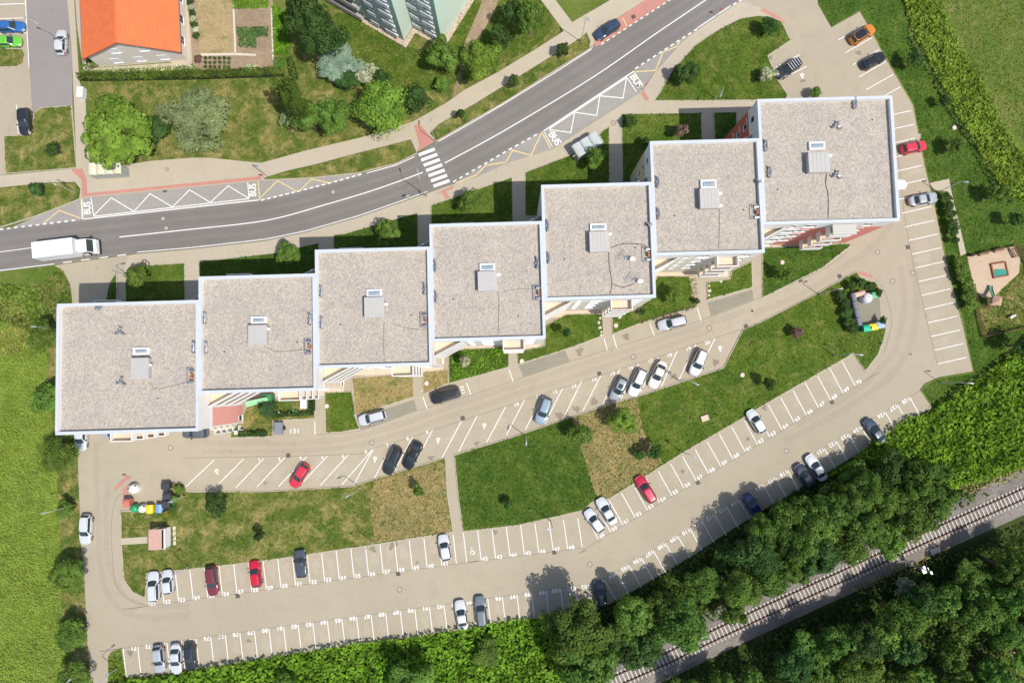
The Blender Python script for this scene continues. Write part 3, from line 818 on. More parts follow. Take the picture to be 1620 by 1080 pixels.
# ================================================================== APARTMENT BLOCKS
RH = 15.7                      # parapet height
THETA = R(1.6)
PLAST = plain('white_plaster', (0.78, 0.755, 0.72), 0.85, var=0.05, scale=0.8)
CREAM = plain('cream_plaster', (0.76, 0.63, 0.47), 0.85, var=0.06, scale=0.8)
TAN = plain('tan_plaster', (0.62, 0.49, 0.31), 0.85, var=0.06, scale=0.8)
CORAL = plain('coral_plaster', (0.74, 0.25, 0.19), 0.85, var=0.06, scale=0.8)
REDW = plain('red_plaster', (0.55, 0.13, 0.09), 0.85, var=0.06, scale=0.8)
PINK = plain('pink_membrane', (0.78, 0.36, 0.31), 0.8, var=0.05)
COPING = plain('zinc_coping', (0.53, 0.56, 0.60), 0.55, 0.0, var=0.06, scale=0.5)
ZINC = plain('galvanised_metal', (0.50, 0.51, 0.52), 0.35, 0.8, var=0.15, scale=4)
HATCHM = plain('hatch_sheet_metal', (0.47, 0.45, 0.425), 0.6, 0.1, var=0.08, scale=1.2)
WFRAME = plain('white_frame', (0.80, 0.80, 0.79), 0.5, var=0.04)
BFLOOR = plain('balcony_tile', (0.62, 0.51, 0.38), 0.8, var=0.08)
RAILG = plain('grey_rail', (0.50, 0.52, 0.54), 0.5, 0.3)
CABLE = plain('black_cable', (0.06, 0.055, 0.05), 0.7)
DISHM = plain('dish_white', (0.78, 0.77, 0.75), 0.5)
BRICKR = plain('terracotta_pot', (0.48, 0.20, 0.12), 0.8)
GREENP = plain('green_awning', (0.28, 0.62, 0.33), 0.7)
SKYG = glass_mat('skylight_glass', (0.30, 0.36, 0.40), 0.12)
PINKF = plain('pink_petals', (0.75, 0.12, 0.40), 0.7)

ct, st = math.cos(THETA), math.sin(THETA)
def uv(p): return Vector((p.x * ct + p.y * st, -p.x * st + p.y * ct))
def xy(u, v): return Vector((u * ct - v * st, u * st + v * ct, 0))

TLBR = [((90, 481), (319, 681)), ((314, 438), (505, 617)), ((498, 395.5), (687.5, 577)), ((679, 355), (864, 535)), ((856, 293), (1039, 470)), ((1028, 224), (1215, 399)), ((1198, 157.5), (1424, 349))]
rects = []
for tl, br in TLBR:
    a, c = uv(W(*tl, RH)), uv(W(*br, RH))
    rects.append([a.x, c.x, c.y, a.y])                   # u0 u1 v0 v1
for i in range(6): rects[i][1] = rects[i + 1][0]          # neighbours butt

wcache = {}
def window(parent, w, h, loc, rz, pm=None):
    """a framed window with its pane; faces -y locally"""
    k = (round(w, 2), round(h, 2))
    if k not in wcache:
        f = MB(); t = 0.07
        f.box(-w / 2, w / 2, -0.05, 0.02, -h / 2, -h / 2 + t); f.box(-w / 2, w / 2, -0.05, 0.02, h / 2 - t, h / 2)
        f.box(-w / 2, -w / 2 + t, -0.05, 0.02, -h / 2 + t, h / 2 - t); f.box(w / 2 - t, w / 2, -0.05, 0.02, -h / 2 + t, h / 2 - t)
        if w > 1.0: f.box(-0.03, 0.03, -0.05, 0.02, -h / 2 + t, h / 2 - t)
        f.box(-w / 2 - 0.05, w / 2 + 0.05, -0.13, 0.01, -h / 2 - 0.05, -h / 2 - 0.005)
        fo = f.build('window', WFRAME, parent)
        g = MB(); g.box(-w / 2 + t, w / 2 - t, -0.02, 0.015, -h / 2 + t, h / 2 - t)
        go = g.build('pane', GLASS, fo)
        wcache[k] = (fo.data, go.data)
        o = fo
    else:
        o = link(bpy.data.objects.new('window', wcache[k][0]), parent)
        link(bpy.data.objects.new('pane', wcache[k][1]), o)
    o.location = loc
    o.rotation_euler = (0, 0, rz)
    if pm:
        c = o.children[0]; c.material_slots[0].link = 'OBJECT'; c.material_slots[0].material = pm
    return o

def tri_balcony(parent, pts, z, wall):
    """wedge balcony: pts = corner, along wall, away from wall (ccw hypotenuse pts[1]->pts[2])"""
    b = MB(); b.prism(pts, z - 0.2, z)
    o = b.build('balcony', BFLOOR, parent)
    p = MB(); p.ribbon([pts[1], pts[2]], 0.14, z - 0.28, z + 1.05, side=0.0)
    p.build('parapet', wall, o)
    r = MB(); r.tube([(pts[1][0], pts[1][1], z + 1.12), (pts[2][0], pts[2][1], z + 1.12)], 0.03); r.build('handrail', RAILG, o)
    return o

def box_balcony(parent, x0, x1, y0, y1, z, wall, front_out=-1, flowers=False):
    b = MB(); b.box(x0, x1, y0, y1, z - 0.2, z)
    o = b.build('balcony', BFLOOR, parent)
    t = 0.10
    p = MB()
    yf0, yf1 = (y0 - 0.004, y0 + t) if front_out < 0 else (y1 - t, y1 + 0.004)
    p.box(x0 - 0.004, x1 + 0.004, yf0, yf1, z - 0.26, z + 1.0)
    ys = (y0 + t, y1) if front_out < 0 else (y0, y1 - t)
    p.box(x0 - 0.004, x0 + t, ys[0], ys[1], z - 0.26, z + 0.98); p.box(x1 - t, x1 + 0.004, ys[0], ys[1], z - 0.26, z + 0.98)
    p.build('parapet', wall, o)
    if flowers:
        f = MB()
        for k in range(22):
            x = x0 + 0.1 + (x1 - x0 - 0.2) * random.random(); y = y0 - 0.12 + random.random() * 0.12; zz = z + 0.75 + random.random() * 0.4; s = 0.09
            f.add([(x - s, y, zz - s), (x + s, y, zz - s), (x + s, y - 0.05, zz + s), (x - s, y - 0.05, zz + s)], [(0, 1, 2, 3)])
        f.build('flower_box', PINKF, o)
    return o

def vent(parent, x, y, z, kind, rot=0.0):
    b = MB()
    if kind == 0:      # pair of stub pipes with cowls
        for dx, dy, r, h in ((0, 0, 0.13, 0.9), (0.28, 0.16, 0.10, 0.7), (-0.16, 0.34, 0.09, 0.6)):
            b.cyl(x + dx, y + dy, z, z + h, r, n=8); b.cyl(x + dx, y + dy, z + h, z + h + 0.12, r * 1.8, r * 0.9, n=8)
        b.tube([(x + 0.28, y + 0.16, z + 0.5), (x + 0.62, y + 0.3, z + 0.55)], 0.10, 7)
    elif kind == 1:    # lying ducts on the parapet
        b.tube([(x, y - 0.7, z + 0.55), (x + 0.1, y, z + 0.5), (x, y + 0.7, z + 0.5)], 0.15, 8); b.cyl(x, y - 0.7, z, z + 0.8, 0.13, n=8); b.cyl(x, y + 0.7, z, z + 0.7, 0.13, n=8)
        b.box(x - 0.28, x + 0.05, y - 0.14, y + 0.14, z, z + 0.4)
    elif kind == 3:    # turbine group
        for a in range(3):
            t = a * 2.1 + rot
            b.tube([(x, y, z + 0.6), (x + 0.5 * math.cos(t), y + 0.5 * math.sin(t), z + 0.5), (x + 0.6 * math.cos(t), y + 0.6 * math.sin(t), z)], 0.10, 7)
            b.cyl(x + 0.55 * math.cos(t), y + 0.55 * math.sin(t), z + 0.4, z + 0.8, 0.15, 0.10, n=9)
        b.cyl(x, y, z, z + 0.9, 0.17, n=8)
    return b.build('vent', ZINC, parent)

def pipe_frame(parent, x, y, z):
    b = MB(); b.tube([(x, y - 1.0, z + 0.5), (x - 0.75, y - 1.0, z + 0.5), (x - 0.75, y + 1.0, z + 0.5), (x, y + 1.0, z + 0.5)], 0.06, 6)
    for dx, dy in ((-0.75, -1.0), (-0.75, 1.0)): b.cyl(x + dx, y + dy, z, z + 0.5, 0.04, n=6)
    b.tube([(x - 0.45, y - 0.75, z + 0.5), (x + 0.1, y - 0.75, z + 0.5)], 0.17, 8); b.tube([(x - 0.45, y + 0.7, z + 0.45), (x + 0.1, y + 0.7, z + 0.45)], 0.17, 8)
    o = b.build('pipe_frame', ZINC, parent)
    p = MB()
    for dy in (-0.2, 0.15): p.cyl(x - 0.1, y + dy, z, z + 0.75, 0.15, 0.13, n=8)
    p.build('chimney_pot', BRICKR, o)
    return o

def dish(parent, x, y, z, r=0.45):
    b = MB(); n = 14; vs = [(0, 0, -0.12)]
    for ring, (rr, h) in enumerate(((0.5, -0.09), (1.0, 0.0))):
        vs += [(r * rr * math.cos(2 * math.pi * i / n), r * rr * math.sin(2 * math.pi * i / n), h) for i in range(n)]
    fs = [(0, 1 + (i + 1) % n, 1 + i)[::-1] for i in range(n)] + [(1 + i, 1 + (i + 1) % n, 1 + n + (i + 1) % n, 1 + n + i) for i in range(n)]
    rot = Matrix.Rotation(R(50), 4, 'X')
    vs = [tuple((rot @ Vector(v)) + Vector((x, y, z + 0.9))) for v in vs]
    b.add(vs, fs); b.tube([(x, y + 0.05, z), (x, y + 0.05, z + 0.9)], 0.035); b.tube([(x, y, z + 0.85), (x, y - 0.45, z + 1.25)], 0.02)
    return b.build('satellite_dish', DISHM, parent)

HATCH = [((207, 566), (234, 599)), ((393, 514), (421, 545)), ((577, 470), (607, 502)), ((757, 429), (785, 460)), ((934, 366), (962, 398)), ((1109, 298), (1137, 329)), ((1281, 241), (1311, 272))]
SKYL = [((211, 549), (235, 561)), ((397, 500), (421, 512)), ((580, 457), (604, 470)), ((759, 416), (783, 429)), ((934, 353), (959, 365)), ((1109, 284), (1133, 298)), ((1281, 224), (1305, 237))]
VENTS = [[(155, 489, 0), (190, 525, 3), (192, 604, 3), (306, 549, 1)], [(324, 503, 1), (326, 550, 1), (490, 505, 1)], [(508, 461, 1), (509, 511, 1), (672, 457, 1)], [(689, 421, 1), (690, 470, 1), (850, 416, 1)],
         [(865, 357, 1), (867, 408, 1), (1027, 357, 0)], [(1041, 288, 1), (1042, 338, 1), (1200, 289, 0)], [(1212, 230, 1), (1218, 272, 1), (1325, 199, 3), (1325, 277, 3), (1353, 163, 1)]]
FRAMES = [(305, 594), (491, 548), (676, 506), (854, 463), (1029, 402), (1202, 335), None]
DISH = [[(237, 577)], [(425, 520)], [(611, 481)], [(789, 434)], [(966, 370)], [(1140, 306), (1141, 325)], [(1314, 246)]]
CABLES = [[[(240, 605), (245, 614), (265, 612), (303, 602)]], [[(421, 548), (440, 556), (486, 552)]], [[(608, 508), (607, 535), (608, 572)], [(620, 512), (650, 520), (677, 521)]],
          [[(789, 462), (789, 490), (788, 530)], [(795, 462), (820, 457), (848, 457)]], [[(963, 399), (964, 420), (968, 448), (965, 465)], [(966, 392), (985, 386), (1010, 386), (1023, 390)], [(969, 449), (985, 454), (1003, 449)]],
          [[(1138, 330), (1138, 360), (1137, 393)]], [[(1308, 275), (1306, 290), (1310, 310), (1310, 345)]]]
PALEC = plain('pale_cream_plaster', (0.74, 0.68, 0.58), 0.85, var=0.05, scale=0.8)
WALLC = [(PLAST, PLAST), (PLAST, PLAST), (PLAST, PLAST), (PLAST, PLAST), (PLAST, PALEC), (PLAST, PALEC), (PLAST, CORAL)]
BL_LABEL = ['wide gravel-roofed apartment block with a pink side wall at the western end by the field',
            'gravel-roofed apartment block with a hedged garden and green awning at its foot',
            'gravel-roofed apartment block third from the field, above the dry lawn',
            'middle apartment block of the stepped row, above the lush shrubby lawn',
            'gravel-roofed apartment block with pink flowers on its balcony and antennas on the roof',
            'gravel-roofed apartment block with tan west wall, second from the eastern end',
            'wide gravel-roofed apartment block with coral red walls at the eastern end']
RZ = RH - 0.62      # gravel level
blocks = []
for i, (u0, u1, v0, v1) in enumerate(rects):
    wdt, dep = u1 - u0, v1 - v0
    org = xy(u0, v0)
    T = empty('apartment_block', org, THETA, BL_LABEL[i], 'apartment block', 'row of stepped apartment blocks')
    blocks.append(T)
    def loc(px, py, z): q = uv(W(px, py, z)); return q.x - u0, q.y - v0
    up, low = WALLC[i]
    g = 0.10        # wall set back under the coping
    ga, gb = (g, 0.0) if i == 0 else (0.0, 0.0), 0
    xl = g if i in (0, 6) else 0.003
    xr = wdt - (g if i == 6 else 0.003)
    if i > 0: xl = 0.003
    b = MB(); b.box(xl, xr, g, dep - g, 0.0, 11.9); b.build('wall', low, T)
    b = MB(); b.box(xl + 0.02, xr - 0.02, g + 0.02, dep - g - 0.02, 11.9, RZ - 0.06); b.build('upper_wall', up, T)
    b = MB(); b.box(xl - 0.03, xr + 0.03, g - 0.03, dep - g + 0.03, 0.0, 0.5); b.build('plinth', plain('plinth_stone', (0.55, 0.44, 0.33), 0.9), T)
    # parapet ring with metal coping, gravel inside
    pw = 0.36
    b = MB(); o_ = 0.05 if i in (0, 6) else 0.0
    b.box(0, wdt, 0, pw, RZ - 0.35, RH - 0.06); b.box(0, wdt, dep - pw, dep, RZ - 0.35, RH - 0.06)
    b.box(0, pw, pw, dep - pw, RZ - 0.35, RH - 0.06); b.box(wdt - pw, wdt, pw, dep - pw, RZ - 0.35, RH - 0.06)
    par = b.build('parapet', up, T)
    b = MB(); e = 0.002
    b.box(-e, wdt + e, -0.05, pw + 0.03, RH - 0.06, RH, ch=0.01); b.box(-e, wdt + e, dep - pw - 0.03, dep + 0.05, RH - 0.06, RH, ch=0.01)
    b.box(-e if i else -0.05, pw + 0.03, pw + 0.034, dep - pw - 0.034, RH - 0.06, RH, ch=0.01); b.box(wdt - pw - 0.03, wdt + (e if i < 6 else 0.05), pw + 0.034, dep - pw - 0.034, RH - 0.06, RH, ch=0.01)
    b.build('coping', COPING, par)
    b = MB(); b.add([(pw, pw, RZ), (wdt - pw, pw, RZ), (wdt - pw, dep - pw, RZ), (pw, dep - pw, RZ)], [(0, 1, 2, 3)])
    rf = b.build('roof', GRAVEL, T)
    # hatch house and skylight
    (hx0, hy0), (hx1, hy1) = HATCH[i]
    ax, ay = loc(hx0, hy1, RZ + 1.1); bx, by = loc(hx1, hy0, RZ + 1.1)
    b = MB(); b.box(ax, bx, ay, by, RZ, RZ + 1.0); b.box(ax - 0.06, bx + 0.06, ay - 0.06, by + 0.06, RZ + 1.0, RZ + 1.1, ch=0.02)
    for k in range(1, 5): b.box(ax + (bx - ax) * k / 5 - 0.015, ax + (bx - ax) * k / 5 + 0.015, ay, by, RZ + 1.1, RZ + 1.125)
    hh = b.build('roof_hatch', HATCHM, T)
    (sx0, sy0), (sx1, sy1) = SKYL[i]
    ax, ay = loc(sx0, sy1, RZ + 0.4); bx, by = loc(sx1, sy0, RZ + 0.4)
    b = MB(); f = 0.22
    b.box(ax, bx, ay, ay + f, RZ, RZ + 0.4); b.box(ax, bx, by - f, by, RZ, RZ + 0.4); b.box(ax, ax + f, ay + f, by - f, RZ, RZ + 0.4); b.box(bx - f, bx, ay + f, by - f, RZ, RZ + 0.4)
    sk = b.build('skylight', WFRAME, T)
    b = MB(); mxx = (ax + bx) / 2
    b.add([(ax + f, ay + f, RZ + 0.3), (bx - f, ay + f, RZ + 0.3), (bx - f, by - f, RZ + 0.3), (ax + f, by - f, RZ + 0.3), (ax + f + 0.3, (ay + by) / 2, RZ + 0.52), (bx - f - 0.3, (ay + by) / 2, RZ + 0.52)],
          [(0, 1, 5, 4), (1, 2, 5), (2, 3, 4, 5), (3, 0, 4)])
    b.build('pane', SKYG, sk)
    for vx, vy, k in VENTS[i]:
        x, y = loc(vx, vy, RZ + 0.4); vent(T, min(max(x, 0.75), wdt - 0.75) if k == 1 else x, y, RZ, k, rot=vx)
    if FRAMES[i]:
        x, y = loc(*FRAMES[i], RZ + 0.4); pipe_frame(T, min(x, wdt - 0.65), y, RZ)
    for dx, dy in DISH[i]:
        x, y = loc(dx, dy, RZ + 0.9); dish(T, x, y, RZ, 0.30)
    for cl in CABLES[i]:
        b = MB(); b.tube([(*loc(px, py, RZ), RZ + 0.04) for px, py in smooth_line(cl, 5)], 0.045 if i in (4, 6) else 0.022, 5); b.build('cable', CABLE, T)
    for dx, dy in ([(250, 630), (301, 596)], [(355, 556), (470, 541)], [(539, 513), (651, 498)], [(717, 473), (820, 500)], [(893, 410), (1004, 392)], [(1067, 341), (1176, 332)], [(1230, 300), (1380, 190)])[i]:
        x, y = loc(dx, dy, RZ); b = MB(); b.cyl(x, y, RZ, RZ + 0.05, 0.11, n=10); b.build('roof_drain', CABLE, T)
    if i == 4:
        for ax_, ay_ in ((991, 408), (1003, 443)):
            x, y = loc(ax_, ay_, RZ); b = MB(); b.cyl(x, y, RZ, RZ + 2.0, 0.035, n=6); b.tube([(x - 0.5, y - 0.6, RZ + 1.9), (x + 0.5, y + 0.6, RZ + 1.9)], 0.03)
            for k in range(-3, 4): b.tube([(x + k * .15 - .3, y + k * .18 + .25, RZ + 1.9), (x + k * .15 + .3, y + k * .18 - .25, RZ + 1.9)], 0.022, 5)
            b.box(x - .25, x + .25, y - .25, y + .25, RZ, RZ + .12); b.build('antenna', ZINC, T); dish(T, x + 0.7, y - 0.3, RZ, 0.4)
    # ---- facades
    bw = PLAST if i != 6 else PLAST
    last_v0 = rects[i - 1][2] - v0 if i else 0
    for fl in range(1, 5):
        z = 3.0 * fl
        if i > 0:
            tri_balcony(T, [(0.02, g - 0.005), (0.02, -1.9), (4.0, g - 0.005)], z, PLAST)
        if i < 6:
            nv = rects[i + 1][3] - v0
            tri_balcony(T, [(wdt - 0.02, dep - g + 0.005), (wdt - 0.02, dep + 1.5), (wdt - 3.6, dep - g + 0.005)], z, PLAST)
        fx = wdt * 0.62 if i not in (0, 6) else wdt * (0.55 if i == 6 else 0.3)
        box_balcony(T, fx, fx + 3.0, -1.35, g - 0.004, z, PLAST, flowers=(i == 4 and fl == 4))
        box_balcony(T, wdt * 0.17, wdt * 0.17 + 3.3, dep - g + 0.004, dep + 0.75, z, PLAST, front_out=1)
        for wx, ww, hh_ in ((5.0, 0.7, 1.3), (7.4, 1.6, 1.4), (wdt * 0.62 + 3.9, 1.2, 1.4)):
            if wx < wdt - 0.8: window(T, ww, hh_, (wx, g - 0.001 if z < 11.5 else g + 0.019, z + 1.5), 0)
    if i >= 4:      # west face above the lower neighbour's wing
        for fl in range(0, 5):
            window(T, 0.9, 1.3, (xl - 0.001 if fl < 4 else xl + 0.019, dep - 2.0, 3 * fl + 1.6), R(-90))
    # ground floor door and canopy
    b = MB(); dx_ = (wdt * 0.62 + 1.0) if i not in (0, 6) else (12.0 if i == 6 else 5.0)
    b.box(dx_ - 0.2, dx_ + 1.6, -1.2, g - 0.004, 2.5, 2.66, ch=0.03); b.build('canopy', PLAST, T)
    b = MB(); b.box(dx_ + 0.1, dx_ + 1.2, g - 0.05, g - 0.034, 0.52, 2.3); dr = b.build('door', plain('door_brown', (0.18, 0.10, 0.06), 0.5), T)
    b = MB(); b.box(dx_ + 1.0, dx_ + 1.05, g - 0.11, g - 0.05, 1.2, 1.6); b.build('handle', ZINC, dr)
    # coloured render on the stepped-out end walls
    if i < 6:
        st_ = rects[i + 1][2] - v0
        b = MB(); b.box(xr + 0.001, xr + 0.02, g + 0.25, st_ - 2.05, 0.55, 11.4); b.build('coloured_render', (PINK, CREAM, CREAM, CREAM, CREAM, CREAM)[i], T)
        window(T, 0.9, 1.3, (xr + 0.022, g + 0.9, 1.6), R(90))
    if i in (4, 5):
        nv_ = rects[i - 1][3] - v0
        b = MB(); b.box(xl - 0.02, xl - 0.001, nv_ + 1.7, dep - g - 0.1, 0.55, 11.4); b.build('coloured_render', TAN if i == 5 else PALEC, T)
    b = MB(); b.box(0.1, wdt - 0.1, -0.9, g - 0.035, 0.02, 0.05); b.build('apron', plain('apron_tile', (0.60, 0.49, 0.37), 0.9), T)

# B7: red corner on the road side, stepped white trim
T = blocks[6]; wdt, dep = rects[6][1] - rects[6][0], rects[6][3] - rects[6][2]
b = MB(); nv = rects[5][3] - rects[6][2]
b.box(-0.014, -0.004, nv + 1.7, dep - 0.15, 0.5, 11.88); b.build('red_cladding', REDW, T)
for fl in range(4):
    b = MB(); b.box(-0.10, -0.015, dep - 1.5 - 0.4, dep - 0.9, 3 * fl + 2.3, 3 * fl + 2.45); b.build('trim', WFRAME, T)
b = MB(); b.box(2.2, 6.6, 0.055, 0.096, 0.5, 11.85); b.build('white_band', PLAST, T)
for fl in range(4): window(T, 1.5, 1.4, (5.6, 0.054, 3 * fl + 1.6), 0)
b = MB(); b.box(wdt * 0.55 - 0.15, wdt * 0.55 + 3.15, -1.45, 0.05, 14.1, 14.25, ch=0.02); b.build('balcony_roof', HATCHM, T)
q = uv(W(1428, 292, 2.9)); cx_, cy_ = q.x - rects[6][0], q.y - rects[6][2]
b = MB(); b.prism([(wdt - 0.1, cy_ - 1.3), (cx_ + 0.35, cy_ - 0.7), (cx_ + 0.75, cy_), (cx_ + 0.35, cy_ + 0.7), (wdt - 0.1, cy_ + 1.3)], 2.7, 2.9); b.build('entrance_canopy', PLAST, T)
# B5/B6 white corner strip
# garden terrace at the foot of block two
T = blocks[1]
u0, u1, v0, v1 = rects[1]
def l2(px, py, z=0.0): q = uv(W(px, py, z)); return q.x - u0, q.y - v0
for k in range(5):
    x, y = l2(343 + k * 9.5, 683 - k * 1.5, 1.0)
    b = MB(); b.box(x - 0.36, x + 0.36, y - 0.30, y - 0.24, 0.02, 1.1); b.box(x - 0.36, x - 0.3, y - 0.24, y + 0.5, 0.02, 1.1); b.build('fence_panel', WFRAME, T)
ax, ay = l2(390, 644, 2.4); bx, by = l2(424, 634, 2.4)
b = MB(); b.add([(ax, ay, 2.3), (bx, ay + 0.9, 2.3), (bx, by + 0.6, 2.9), (ax, by, 2.9), (ax, ay, 2.24), (bx, ay + 0.9, 2.24), (bx, by + 0.6, 2.84), (ax, by, 2.84)], [(0, 1, 2, 3), (7, 6, 5, 4), (0, 4, 5, 1), (1, 5, 6, 2), (2, 6, 7, 3), (3, 7, 4, 0)])
b.build('awning', GREENP, T)

# ================================================================== HOUSE with the orange roof
def tile_mat():
    m, nt, b, _ = nodes_of('orange_roof_tile')
    v = objc(nt)
    wv = nd(nt, 'ShaderNodeTexBrick'); wv.inputs['Scale'].default_value = 3.0; wv.inputs['Mortar Size'].default_value = 0.02
    wv.inputs['Color1'].default_value = (0.86, 0.20, 0.06, 1); wv.inputs['Color2'].default_value = (0.78, 0.175, 0.055, 1); wv.inputs['Mortar'].default_value = (0.50, 0.11, 0.04, 1)
    wv.offset = 0.0
    nt.links.new(v, wv.inputs['Vector'])
    col = mix(nt, 1.0, wv.outputs['Color'], ramp(nt, noise(nt, v, 0.9, 6, 0.7), 0.3, 0.7, (0.84, 0.86, 0.88, 1), (1.07, 1.05, 1.03, 1)), 'MULTIPLY')
    nt.links.new(col, b.inputs['Base Color']); b.inputs['Roughness'].default_value = 0.75
    return m
TILE = tile_mat()
BLIND = plain('white_roller_blind', (0.80, 0.79, 0.77), 0.6)
s = W(304, 101); w_ = W(154, 112)
ang = math.atan2(s.y - w_.y, s.x - w_.x)
hw = (s - w_).length / 2
mid = (s + w_) / 2
H = empty('house', (mid.x, mid.y, 0), ang, 'single house with a bright orange tiled gable roof', 'house')
LEN, ZE, ZRG, ov = 16.0, 4.0, 8.0, 0.55
b = MB(); x1 = hw - ov
b.add([(-x1, ov, 0), (x1, ov, 0), (x1, LEN, 0), (-x1, LEN, 0), (-x1, ov, ZE), (x1, ov, ZE), (x1, LEN, ZE), (-x1, LEN, ZE), (0, ov, ZRG - 0.35), (0, LEN, ZRG - 0.35)],
      [(0, 1, 5, 8, 4), (1, 2, 6, 5), (2, 3, 7, 9, 6), (3, 0, 4, 7)])
b.build('wall', plain('house_plaster', (0.80, 0.72, 0.62), 0.9, var=0.05), H)
hr = None
for sgn in (-1, 1):
    n_r, n_c = 14, 2
    vs, fs = [], []
    q0, q1 = (0, ZRG), (sgn * hw, ZE - 0.12)
    # lapped courses: each course a little proud of the one above
    for r_ in range(n_r):
        t0, t1 = r_ / n_r, (r_ + 1) / n_r
        k = len(vs)
        for t, dz in ((t0, 0.0), (t1, 0.035)):
            x = q0[0] + (q1[0] - q0[0]) * t; z = q0[1] + (q1[1] - q0[1]) * t + dz
            vs += [(x, 0, z), (x, LEN + 0.5, z)]
        vs += [(vs[k + 2][0], 0, vs[k + 2][2] - 0.035), (vs[k + 3][0], LEN + 0.5, vs[k + 3][2] - 0.035)]
        fs += [(k, k + 1, k + 3, k + 2) if sgn < 0 else (k, k + 2, k + 3, k + 1), (k + 2, k + 3, k + 5, k + 4) if sgn < 0 else (k + 2, k + 4, k + 5, k + 3)]
    k = len(vs); vs += [(0, 0, ZRG), (sgn * hw, 0, ZE - 0.085), (sgn * hw, 0, ZE - 0.3), (0, 0, ZRG - 0.22)]; fs += [(k, k + 1, k + 2, k + 3)]
    k = len(vs); vs += [(0, 0, ZRG - .2), (sgn * hw, 0, ZE - 0.3), (sgn * hw, LEN, ZE - .3), (0, LEN, ZRG - .2)]; fs += [(k, k + 1, k + 2, k + 3)]
    o = mk('roof_slope', vs, fs, TILE, H)
b = MB(); b.tube([(0, -0.02, ZRG + 0.02), (0, LEN + 0.5, ZRG + 0.02)], 0.14, 8); b.build('ridge', TILE, H)
for sx_ in (-1, 1):
    b = MB(); b.tube([(sx_ * (hw + 0.08), 0, ZE - 0.2), (sx_ * (hw + 0.08), LEN, ZE - 0.2)], 0.07, 6); b.build('gutter', ZINC, H)
for x, z in ((-2.2, 4.7), (2.2, 4.7), (-3.6, 1.7), (0.1, 1.7), (3.9, 1.7)): window(H, 1.5, 1.4, (x, ov - 0.001, z), 0, BLIND)
for y in (3.0, 6.5, 10.0): window(H, 1.3, 1.3, (x1 + 0.001, y, 1.9), R(90))
b = MB(); b.box(3.0, 3.7, 10.5, 11.2, ZE + 1.0, ZRG + 0.6); b.cyl(3.35, 10.85, ZRG + 0.6, ZRG + 0.9, 0.18); b.build('chimney', plain('grey_brick', (0.42, 0.36, 0.33), 0.9), H)
# paved apron of the house
hp = sheet('path', [(122, 40), (132, 112), (300, 104), (304, 100), (300, 30), (290, -30), (280, -30), (285, 60), (270, 100), (150, 108), (135, 90), (124, -30), (117, -30)], 0.03, PAVE2, z0=-0.01)

# ================================================================== GREEN PANEL TOWER
GR1 = plain('pale_green_render', (0.58, 0.70, 0.58), 0.85, var=0.04, scale=0.3)
GR2 = plain('mid_green_render', (0.33, 0.49, 0.40), 0.85, var=0.05, scale=0.3)
GR3 = plain('grey_green_render', (0.50, 0.58, 0.53), 0.85, var=0.05, scale=0.3)
A = W(639.4, 64.4); L0 = W(539, 5.5); Bc = W(699.4, 66); C0 = W(686, 60)
ua = math.atan2(A.y - L0.y, A.x - L0.x)
TW = empty('tower_block', (A.x, A.y, 0), ua, 'tall pale green panel tower block with white balcony rows', 'tower block')
M_ = Matrix.Rotation(-ua, 4, 'Z')
bl = M_ @ (Bc - A)
THT = 24.0
b = MB(); b.box(-22, 0, 0, 13, 0.0, THT); b.build('wall', GR1, TW)
b = MB(); b.box(0.0, bl.x, bl.y + 0.0, bl.y + 13, 0.0, THT); b.build('wall', GR1, TW)
for x0, x1_, y in ((-22, 0.0, 0.0), (0.0, bl.x, bl.y)):
    b = MB(); b.box(x1_ - 0.75, x1_ - 0.003, y - 0.05, y - 0.004, 0.6, THT); b.build('green_pilaster', GR2, TW)
    b = MB(); b.box(x0 + 0.003, x1_ - 0.754, y - 0.03, y - 0.004, 0.6, THT); b.build('facade_panel', GR3, TW)
b = MB(); b.box(-7.0, -6.0, -0.10, -0.052, 0.6, THT); b.build('green_pilaster', GR2, TW)
BALW = plain('balcony_white', (0.74, 0.76, 0.77), 0.5)
for fl in range(8):
    z = 0.9 + fl * 2.85
    for xa, xb, y in ((-2.9, -0.9, 0.0), (-5.6, -4.4, 0.0), (bl.x - 2.7, bl.x - 0.85, bl.y), (0.3, 1.7, bl.y)):
        b = MB(); b.box(xa, xb, y - 0.42, y - 0.035, z - 0.15, z); bo = b.build('balcony', BALW, TW)
        b = MB(); b.box(xa - 0.1, xb + 0.1, y - 0.50, y - 0.424, z - 0.2, z + 0.85); b.build('parapet', BALW, bo)
        window(TW, (xb - xa) * 0.8, 1.4, ((xa + xb) / 2, y - 0.031, z + 1.75), 0)
    b = MB(); b.box(-14, -7.2, -0.95, -0.032, z - 0.15, z); bo = b.build('balcony', plain('slab_grey', (0.35, 0.36, 0.35), 0.9), TW)
    b = MB(); b.box(-14, -7.2, -1.02, -0.954, z - 0.2, z + 0.9); b.build('parapet', plain('slab_pinkish', (0.62, 0.52, 0.46), 0.8), bo)
b = MB(); b.box(-22, 0.12, -0.9, -0.06, 0.0, 0.06); b.box(0.12, 0.9, -0.9, bl.y - 0.05, 0, 0.06) if bl.y > 0 else b.box(0.004, 0.12, bl.y, -0.1, 0, 0.06)
b.box(0.9, bl.x + 0.9, bl.y - 1.0, bl.y - 0.06, 0.0, 0.062); b.box(bl.x + 0.02, bl.x + 0.9, bl.y - 0.05, bl.y + 13, 0.0, 0.06)
b.build('apron', plain('apron_concrete', (0.50, 0.40, 0.32), 0.9), TW)

